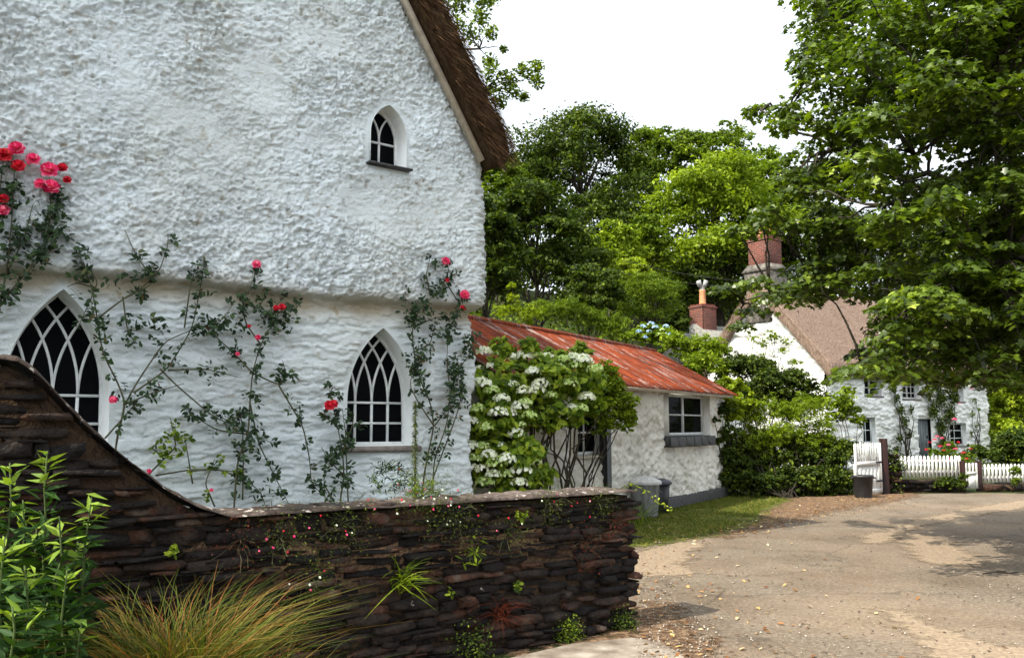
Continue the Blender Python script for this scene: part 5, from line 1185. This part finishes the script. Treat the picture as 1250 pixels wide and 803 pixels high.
def far_wood():
    n = 60; PP = []; NN = []
    for k in range(n):
        px = rng.uniform(560, 1400); Y = rng.uniform(68, 84); X = (px-625)/F*Y; g_ = float(gz(X, Y)); h = rng.uniform(3, 5.5)
        for _ in range(5):
            P, n_ = clump(np.array([X+rng.normal()*2, Y+rng.normal()*2, g_+h*rng.uniform(.1, .95)]), 2.4, 170, .7, .6); PP.append(P); NN.append(n_)
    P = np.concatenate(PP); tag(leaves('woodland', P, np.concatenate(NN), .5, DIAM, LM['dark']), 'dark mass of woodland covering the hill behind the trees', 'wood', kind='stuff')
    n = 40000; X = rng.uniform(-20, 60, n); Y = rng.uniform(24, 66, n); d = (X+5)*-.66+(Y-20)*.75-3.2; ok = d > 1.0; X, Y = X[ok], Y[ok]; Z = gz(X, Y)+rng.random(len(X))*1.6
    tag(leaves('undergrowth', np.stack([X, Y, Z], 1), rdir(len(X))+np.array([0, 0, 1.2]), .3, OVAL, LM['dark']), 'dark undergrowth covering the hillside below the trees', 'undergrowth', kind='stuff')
far_wood()

# ------------------------------------------------------------------ tree leaning over behind the thatch
def overhanging():
    b = np.array([-6.5, 22.0, 0]); b[2] = float(gz(b[0], b[1])); root = thing('ash_tree', 'thin leafed tree hanging out from behind the thatched gable against the sky', 'tree', tuple(b))
    cl = [(560, 8, 14), (585, 22, 14), (598, 40, 10), (575, 45, 12), (560, 30, 12), (600, 90, 13), (620, 98, 13), (640, 88, 12), (655, 82, 9), (655, 100, 10), (625, 112, 11), (610, 125, 10), (598, 75, 10), (640, 118, 7), (600, 145, 10), (608, 165, 8), (535, 5, 14), (590, 5, 12), (600, 0, 10), (575, -20, 20), (545, -30, 20), (600, 110, 12), (615, 60, 5)]
    top = at(500, -40, 18)-b; mb = MB(); T_ = curve_pts((0, 0, 0), top, 8, 0, .02); mb.tube(T_, np.linspace(.3, .1, 8), 8); PP = []; NN = []
    hub = [at(585, 60, 16.5)-b, at(560, 0, 17)-b, at(590, 110, 16.5)-b]
    for h in hub: mb.tube(curve_pts(T_[-3], h, 8, .06, .02), np.linspace(.06, .02, 8), 5)
    for px, py, rp in cl:
        Y = 16.5+rng.normal()*.5; c = at(px, py, Y)-b; r = rp/F*Y; n = int(rp*16); d = rdir(n)*r*(.3+.9*rng.random(n))[:, None]
        PP.append(c+d); NN.append(rdir(n)+np.array([0, -.3, .8]))
        h = min(hub, key=lambda q: np.linalg.norm(q-c)); mb.tube(curve_pts(h, c, 6, .06, .03), np.linspace(.014, .004, 6), 4)
    P = np.concatenate(PP); leaves('crown', P, np.concatenate(NN), .075*(.6+.7*rng.random(len(P))), OVAL, LM['mid'], root); mb.build('trunk', MAT['bark'], root, True)
overhanging()

# ------------------------------------------------------------------ big maple over the lane
def maple():
    b = np.array([9.8, 12.5, 0.0]); root = thing('maple_tree', 'large sycamore maple reaching over the lane from the right with big lobed leaves', 'tree', tuple(b))
    poly = np.array([(1000, -60), (988, 40), (975, 105), (940, 120), (905, 128), (915, 150), (962, 165), (962, 200), (948, 238), (905, 258), (884, 300), (930, 292), (975, 285), (1005, 310), (975, 335), (930, 340), (880, 350), (868, 375), (890, 402), (935, 385), (990, 350), (1065, 362), (1045, 395), (1008, 432), (1020, 452), (1070, 460), (1110, 455), (1160, 470), (1200, 462), (1250, 475), (1420, 480), (1500, 200), (1420, -160), (1100, -160)], float)
    mb = MB(); T_ = curve_pts((0, 0, 0), (-.6, .3, 9.5), 12, 0, .012); mb.tube(T_, np.linspace(.42, .12, 12), 10)
    limbs = []
    for (k, ends) in ((4, [(1150, 330, 12.2), (1010, 290, 12.6)]), (6, [(1190, 95, 11.5), (1090, 78, 11.5), (1020, 20, 11.8)]), (3, [(1130, 320, 11.6), (1010, 338, 12.2), (905, 368, 12.6)]), (5, [(1120, 215, 11.6), (1040, 190, 11.8), (930, 135, 12.2)]), (7, [(1200, -40, 10.5), (1100, -80, 10.8)]), (2, [(1230, 400, 10.0), (1130, 430, 10.6), (1050, 440, 11.2)]), (5, [(1230, 200, 9.6), (1180, 120, 9.2), (1080, 250, 9.8)]), (3, [(1250, 300, 9.0), (1160, 340, 9.4)]), (4, [(1300, 420, 14), (1220, 440, 14.5)])):
        P = np.array([T_[k]]+[at(*e)-b for e in ends]); tt = np.linspace(0, len(P)-1, 16); Q = np.stack([np.interp(tt, range(len(P)), P[:, j]) for j in range(3)], 1)
        for _ in range(2): Q[1:-1] = (Q[:-2]+2*Q[1:-1]+Q[2:])/4
        Q[1:-1] += rng.normal(size=(14, 3))*.04
        mb.tube(Q, np.linspace(.06, .010, 16), 7); limbs.append(Q)
    for a in np.linspace(-1.2, 2.2, 6):       # limbs away from the lane
        e = np.array([5*math.cos(a), 4.5*math.sin(a), 6+rng.normal()]); Q = curve_pts(T_[5], e, 10, .08, .03); mb.tube(Q, np.linspace(.13, .03, 10), 6); limbs.append(Q)
    LQ = np.concatenate(limbs)
    PP = []; NN = []; UU = []; RR = []; cnt = 0; tries = 0
    while cnt < 640 and tries < 20000:
        tries += 1; px, py = (rng.uniform(865, 1330) if rng.random() < .6 else rng.uniform(1080, 1330)), rng.uniform(-60, 478); Y = rng.uniform(8.4, 14.0)
        if px < 1060: Y = 11.2+ (Y-9.2)*.45
        if not inside(np.array([[px, py]]), poly)[0]: continue
        # thin the crown where the sky shows through
        if (px-1095)**2/40**2+(py-160)**2/24**2 < 1 and rng.random() < .75: continue
        if fbm(px/38., py/26., 0, 90, 2) < .40 and not (py > 330 and px > 1050) and not px < 1010: continue
        if 925 < px < 1085 and 362-(px > 985)*8 < py < 436-(px > 1040)*14: continue
        c = at(px, py, Y)-b; 
        if c[2] < 1.9: continue
        j = np.argmin(((LQ-c)**2).sum(1)); anchor = LQ[j]; dist = np.linalg.norm(anchor-c)
        if dist > 2.6 and rng.random() < .7: continue
        cnt += 1; r = rng.uniform(.20, .42)*(1 if px > 960 else .75)
        out = norm((c-anchor)[None]*np.array([1, 1, .2]))[0]
        P, n_, U_ = spray(c, r, int(165*r/.35), out); PP.append(P); NN.append(n_); UU.append(U_); RR.append(np.clip(rng.normal(.45+.25*(rng.random()-.5), .2, len(P)), 0, 1))
        mb.tube(curve_pts(anchor, c+out*r*.5, 6, .05, .03), np.linspace(.02, .005, 6), 5)
        for _ in range(3): mb.tube(curve_pts(c-out*r*.3, c+rdir(1)[0]*np.array([r, r, r*.25]), 4, 0, .03), .004, 4, caps=False)
    for _ in range(150):      # the rest of the crown, outside the frame
        a = rng.uniform(-2.2, 3.6); q = rng.uniform(.3, 1); c = np.array([6.0*q*math.cos(a), 5.5*q*math.sin(a), rng.uniform(3.2, 11)])
        pp = proj(c+b)[0]
        if pp[0] < 1270 and pp[1] > -40: continue
        P, n_, U_ = spray(c, .6, 100, norm(c[None]*np.array([1, 1, 0]))[0]); PP.append(P); NN.append(n_); UU.append(U_); RR.append(np.clip(rng.normal(.45, .2, len(P)), 0, 1))
        anchor = LQ[np.argmin(((LQ-c)**2).sum(1))]; mb.tube(curve_pts(anchor, c, 5, .05, .03), np.linspace(.02, .006, 5), 5)
    P = np.concatenate(PP); print('maple leaves', len(P), cnt)
    pr = proj(P+b); keep = np.ones(len(P), bool)
    leaves('crown', P[keep], np.concatenate(NN)[keep], (.05+.065*rng.random(len(P)))[keep], MAPLE, LM['maple'], root, U=np.concatenate(UU)[keep], rnd=np.concatenate(RR)[keep])
    mb.build('trunk', MAT['bark'], root, True)
maple()

# ------------------------------------------------------------------ plants in the foreground
def herb(label, px, pyt, Y, lean=0.0, px0=None):
    top = at(px, pyt, Y); base = at(px0 if px0 is not None else px-lean, 803, Y+.05); base[2] = 0; base[1] = Y+.05; root = thing('leafy_herb', label, 'plant', tuple(base), 0, 'tall leafy plants in the lower left corner')
    e = top-base; mb = MB(); P = curve_pts((0, 0, 0), e, 10, 0, .012); mb.tube(P, np.linspace(.008, .0035, 10), 6); mb.build('stem', plain('green_stem', [(.3, (.03, .05, .012)), (.6, (.06, .09, .02))]), root)
    LP = []; LN = []; LU = []; RR = []; SZ = []
    nl = int(44*e[2]/1.2)
    for k in range(nl):
        t_ = k/nl; q = 1-(1-t_)**1.0; c = np.array([np.interp(q, np.linspace(0, 1, 10), P[:, j]) for j in range(3)])
        for m_ in range(3):
            a = k*1.9+m_*2.1+rng.normal()*.2; el = -.35+rng.normal()*.25+1.1*max(0, t_-.75)*4*.8+rng.normal()*.15; d = np.array([math.cos(a), math.sin(a), el]); d /= np.linalg.norm(d); ln = (.15-.06*max(0, t_-.7)/.3)*(.75+.4*rng.random())
            LP.append(c+d*ln*.5); LU.append(d); LN.append(np.array([-d[0]*.4, -d[1]*.4, 1])+rng.normal(size=3)*.45); RR.append(np.clip(.12+.5*t_**2+.38*(t_ > .9)+rng.normal()*.1, 0, 1)); SZ.append(ln)
    leaves('leaves', np.array(LP), np.array(LN), np.array(SZ), (LANCE[0]*np.array([1, 1.3, 1]), LANCE[1]), LM['herb'], root, U=np.array(LU), rnd=np.array(RR))
for i, a in enumerate((('tallest leafy stem, its tip before the dark wall at the left', 58, 550, 4.1, 0, 50), ('bright tipped leafy stem at the far left edge', 12, 565, 3.9, 0, 5), ('leafy stem leaning right, the rightmost of the tall ones', 112, 607, 4.1, 0, 80), ('leafy stem just left of the rightmost tall one', 72, 630, 3.9, 0, 60), ('leafy stem with pale budding tip at the left edge, mid height', 6, 655, 3.5, 0, 0),
    ('short leafy stem below the leaning one', 82, 695, 3.8, 0, 70), ('low leafy shoot near the ochre grass', 100, 757, 3.7, 0, 85), ('short leafy stem low at the left edge', 30, 690, 3.6, 0, 30), ('dark leafy stem in the middle of the clump', 45, 640, 4.2, 0, 40), ('lowest leafy stem in the bottom left corner', 15, 740, 3.4, 0, 12), ('leafy stem hidden low behind the short ones', 58, 735, 3.9, 0, 55), ('leafy stem behind the leaning one', 95, 660, 4.25, 0, 70), ('leafy stem beyond the left edge, half cut off', -12, 610, 3.9, 0, -15), ('dark leafy stem against the wall foot', 28, 610, 4.25, 0, 25))):
    herb(*a)
tuft('ornamental_grass', 'large arching ochre and green grass tuft at the foot of the wall', 'grass tuft', 212, 800, 4.40, 1700, 1.16, .008, .40, 'ochre', .20, rad=.085, z=.03)
tuft('ornamental_grass', 'smaller russet grass tuft right of the large ochre one', 'grass tuft', 325, 803, 4.75, 300, .70, .006, .4, 'ochre', .30, rad=.12, z=.02)
# plants rooted in the wall face
def on_wall(px, py, out=.03): u, z = G.hit(px, py, -out); return G.w(u, -out, z)
def walltuft(name, label, cat, px, py, n, L, wd, droop, mat, spread, bias=1.0, rad=.03):
    b = on_wall(px, py, .0); B = rng.normal(size=(n, 3))*rad; D = rng.normal(size=(n, 3))*spread-G.v*bias*.5; D[:, 2] += .8
    o = blades(name, B, D, L*(.5+.7*rng.random(n)), wd, droop, mat); o.location = tuple(b); tag(o, label, cat)
walltuft('wall_grass', 'bright green grass tuft growing out of the middle of the wall face', 'grass tuft', 488, 712, 60, .24, .010, .35, 'bright', .5)
walltuft('wall_grass', 'brown grass tuft low on the wall face near its right end', 'grass tuft', 607, 752, 70, .24, .005, .5, 'russet', .5)
def wallplant(label, px, py, r, n, mat, size, shape=OVAL, name='wall_plant', flowers=None, flat=.4, cat='wall plant', kind=None):
    b = on_wall(px, py, .03); d = rdir(n)*r*(.25+.8*rng.random(n))[:, None]; d -= np.outer(d@G.v, G.v)*(1-flat); root = thing(name, label, cat, tuple(b), 0, None)
    leaves('leaves', d, -G.v*.6+np.array([0, 0, .7])+rng.normal(size=(n, 3))*.4, size*(.6+.7*rng.random(n)), shape, LM[mat], root)
    mb = MB()
    for q in range(min(n, 14)): mb.tube(curve_pts(G.v*.05, d[q], 4, .1, .05), .002, 3, caps=False)
    mb.build('stem', MAT['rosestem'], root)
    if flowers:
        for (dx, dy, c) in flowers:
            p = on_wall(px+dx, py+dy, .07)-b; m_ = 12; a = np.arange(m_)*2*math.pi/m_; f = norm((-G.v+np.array([0, 0, .6]))[None])[0]; x = norm(np.cross(f, [0, 0, 1.])[None])[0]; y = np.cross(x, f)
            D = np.outer(np.cos(a), x)+np.outer(np.sin(a), y); rr = random.uniform(.005, .009)
            leaves('flower', p+D*rr*.55, np.repeat(f[None], m_, 0)+D*.2, rr*1.1, OVAL, LM[c], root, U=D)
wallplant('ferny seedling on the wall face right of the bright grass', 580, 674, .13, 34, 'bright', .07, LANCE)
wallplant('small green rosette high on the wall face near its right end', 636, 626, .06, 16, 'bright', .05)
wallplant('small pale rosette in the middle height of the wall face', 632, 716, .06, 18, 'mid', .045)
wallplant('tiny seedling below the bright grass tuft', 550, 725, .05, 12, 'mid', .04)
wallplant('mossy green cushion at the foot of the wall near its right end', 694, 772, .15, 700, 'mid', .018, flat=.6)
wallplant('mossy green cushion at the bottom corner of the wall end', 762, 762, .16, 600, 'dark', .02, flat=.6)
wallplant('dark green cushion at the wall foot in the centre of the photo', 575, 790, .2, 500, 'dark', .022, flat=.5)
wallplant('red leaved creeper on the wall face near its right end', 720, 668, .26, 260, 'russet', .014, flat=.2)
wallplant('red leaved creeper on the right end of the wall face near the top', 755, 640, .16, 150, 'russet', .014, flat=.2)
wallplant('red leaved creeper low on the wall face left of centre', 335, 770, .22, 260, 'russet', .02, flat=.3)
wallplant('reddish trailing weed on the wall face below its swept end', 300, 660, .22, 110, 'russet', .014, flat=.3)
wallplant('tiny bright seedling on the dark stones below the sloping coping', 210, 672, .04, 12, 'yellow', .04)
def daisies(label, px, py, r, n, fl, mat='dark'):
    f = [(rng.normal()*fl[1]*.5, rng.normal()*fl[2]*.5, 'white' if rng.random() < .5 else ('pink' if rng.random() < .5 else 'red')) for _ in range(int(fl[0]*.6))]; n = n*2
    wallplant(label, px, py, r, n, mat, .018, LANCE, 'fleabane', f, .5, 'daisies')
daisies('straggling daisy plant with white and pink flowers on the wall top in the middle', 520, 606, .30, 750, (26, 62, 24))
daisies('daisy plant hanging on the wall face below the middle of the coping', 560, 632, .28, 420, (16, 70, 26))
daisies('daisy plant hanging over the coping left of centre', 420, 640, .26, 360, (12, 60, 30))
daisies('daisy plant hanging on the wall face below the swept end', 345, 655, .24, 300, (10, 50, 30))
daisies('daisy plant low on the wall face left of the bright grass', 385, 705, .2, 220, (9, 50, 30))
daisies('daisy plant at the right part of the coping', 672, 612, .24, 330, (10, 50, 20))
daisies('daisy plant near the right end of the coping', 735, 612, .2, 260, (5, 40, 20))
daisies('daisy plant below the coping near the first cushion', 625, 650, .2, 200, (4, 40, 30))
def behind_wall(label, px, py, d, r, n, mat, sz, fl=()):
    u, z = G.hit(px, py, d); b = G.w(u, d, 0); root = thing('border_plant', label, 'plant', tuple(b)); P, n_ = clump(np.array([0, 0, z]), r, n, 1.0, .3); P2, n2 = clump(np.array([0, 0, z*.6]), r*1.1, n, 1.6, .3)
    leaves('leaves', np.concatenate([P, P2]), np.concatenate([n_, n2]), sz, LANCE, LM[mat], root)
    if fl: heads(root, [np.array([rng.normal()*r*.6, rng.normal()*r*.4-r*.4, z+rng.normal()*r*.5]) for _ in range(fl[0])], .014, fl[1], 8, 'flower')
behind_wall('dark leafy border plant peeping over the wall under the window', 475, 588, 1.2, .16, 300, 'rose', .06, (10, ['white', 'lime']))
behind_wall('red flowered border plant behind the wall below the spire', 515, 603, .9, .15, 260, 'mid', .05, (14, ['red', 'pink']))
def moss_trail():
    pts = [(748, 600), (770, 590), (785, 598), (805, 612), (818, 622)]; P = []
    for i, (a, b_) in enumerate(pts): q = G.hit(a, b_, .15+i*.12); P.append(G.w(q[0], .15+i*.12, q[1]))
    P = np.array(P); base = P[0].copy(); o = thing('trailing_plant', 'thin trailing stem arching from the end of the wall past the dustbin', 'plant', tuple(base)); mb = MB(); tt = np.linspace(0, 4, 22); Q = np.stack([np.interp(tt, range(5), P[:, k]) for k in range(3)], 1)-base
    mb.tube(Q, .003, 4); mb.build('stem', MAT['rosestem'], o); n = 44; i = np.arange(n)//2; leaves('leaves', Q[i]+rng.normal(size=(n, 3))*.012, rdir(n)+np.array([0, 0, 1]), .035, OVAL, LM['yellow'], o)
moss_trail()

# ------------------------------------------------------------------ litter on the lane
def litter():
    def scat(n, x0, x1, y0, y1, f):
        px = rng.uniform(x0, x1, n); py = rng.uniform(y0, y1, n); ok = f(px, py); P = np.array([ground(a, b_, .02) for a, b_ in zip(px[ok], py[ok])]); return P
    P1 = scat(260, 775, 1010, 655, 803, lambda a, b_: rng.random(len(a)) < .9-((a-800)/220)*.7)
    P2 = scat(900, 850, 1110, 604, 650, lambda a, b_: np.abs(b_-(655-(a-850)*.21)) < 13)
    P3 = scat(70, 780, 1250, 604, 803, lambda a, b_: rng.random(len(a)) < .5)
    P4 = scat(260, 776, 860, 625, 660, lambda a, b_: a > 0)
    P = np.concatenate([P1, P2, P3, P4]); n = len(P)
    tag(leaves('leaf_litter', P, rng.normal(size=(n, 3))*.25+np.array([0, 0, 1]), (.025+.045*rng.random(n)), OVAL, LM['litter']), 'dry fallen leaves scattered over lane and verge', 'fallen leaves', kind='stuff')
    # loose grit and small stones gathered along the edges of the lane
    px = rng.uniform(776, 1250, 9000); py = rng.uniform(604, 803, 9000)
    e1 = np.abs(py-(660-(px-800)*.17)) < 10+6*rng.random(9000); e2 = (px-790)*1.1+(745-py)*.9 < 62; e3 = rng.random(9000) < .12
    ok = e1 | (e2 & (py > 690)) | e3; P = np.array([ground(a, b_, .016) for a, b_ in zip(px[ok], py[ok])]); OCT = (np.array([[.5, 0, 0], [-.5, .1, 0], [0, .4, 0], [.1, -.4, 0], [0, 0, .3], [0, 0, -.3]]), [[0, 2, 4], [2, 1, 4], [1, 3, 4], [3, 0, 4], [2, 0, 5], [1, 2, 5], [3, 1, 5], [0, 3, 5]])
    grit = attrmat('grit', [(0, (.06, .045, .035)), (.5, (.20, .16, .12)), (1, (.5, .45, .38))], bump=.3)
    tag(leaves('gravel', P, rng.normal(size=(len(P), 3))*.3+np.array([0, 0, 1]), .008+.022*rng.random(len(P))**2, OCT, grit), 'loose grit and small stones scattered along the edges of the lane', 'gravel', kind='stuff')
    b = ground(1222, 700, .02); o = MB(); o.tube([(-.2, 0, 0), (-.05, .02, .015), (.08, .0, .01), (.2, .03, .01)], .008, 5); o.tube([(-.05, .02, .015), (.02, .07, .02), (.1, .09, .01)], .005, 4); q = o.build('fallen_twig', MAT['bark']); q.location = tuple(b); tag(q, 'fallen forked twig lying on the lane at the right', 'twig')
litter()
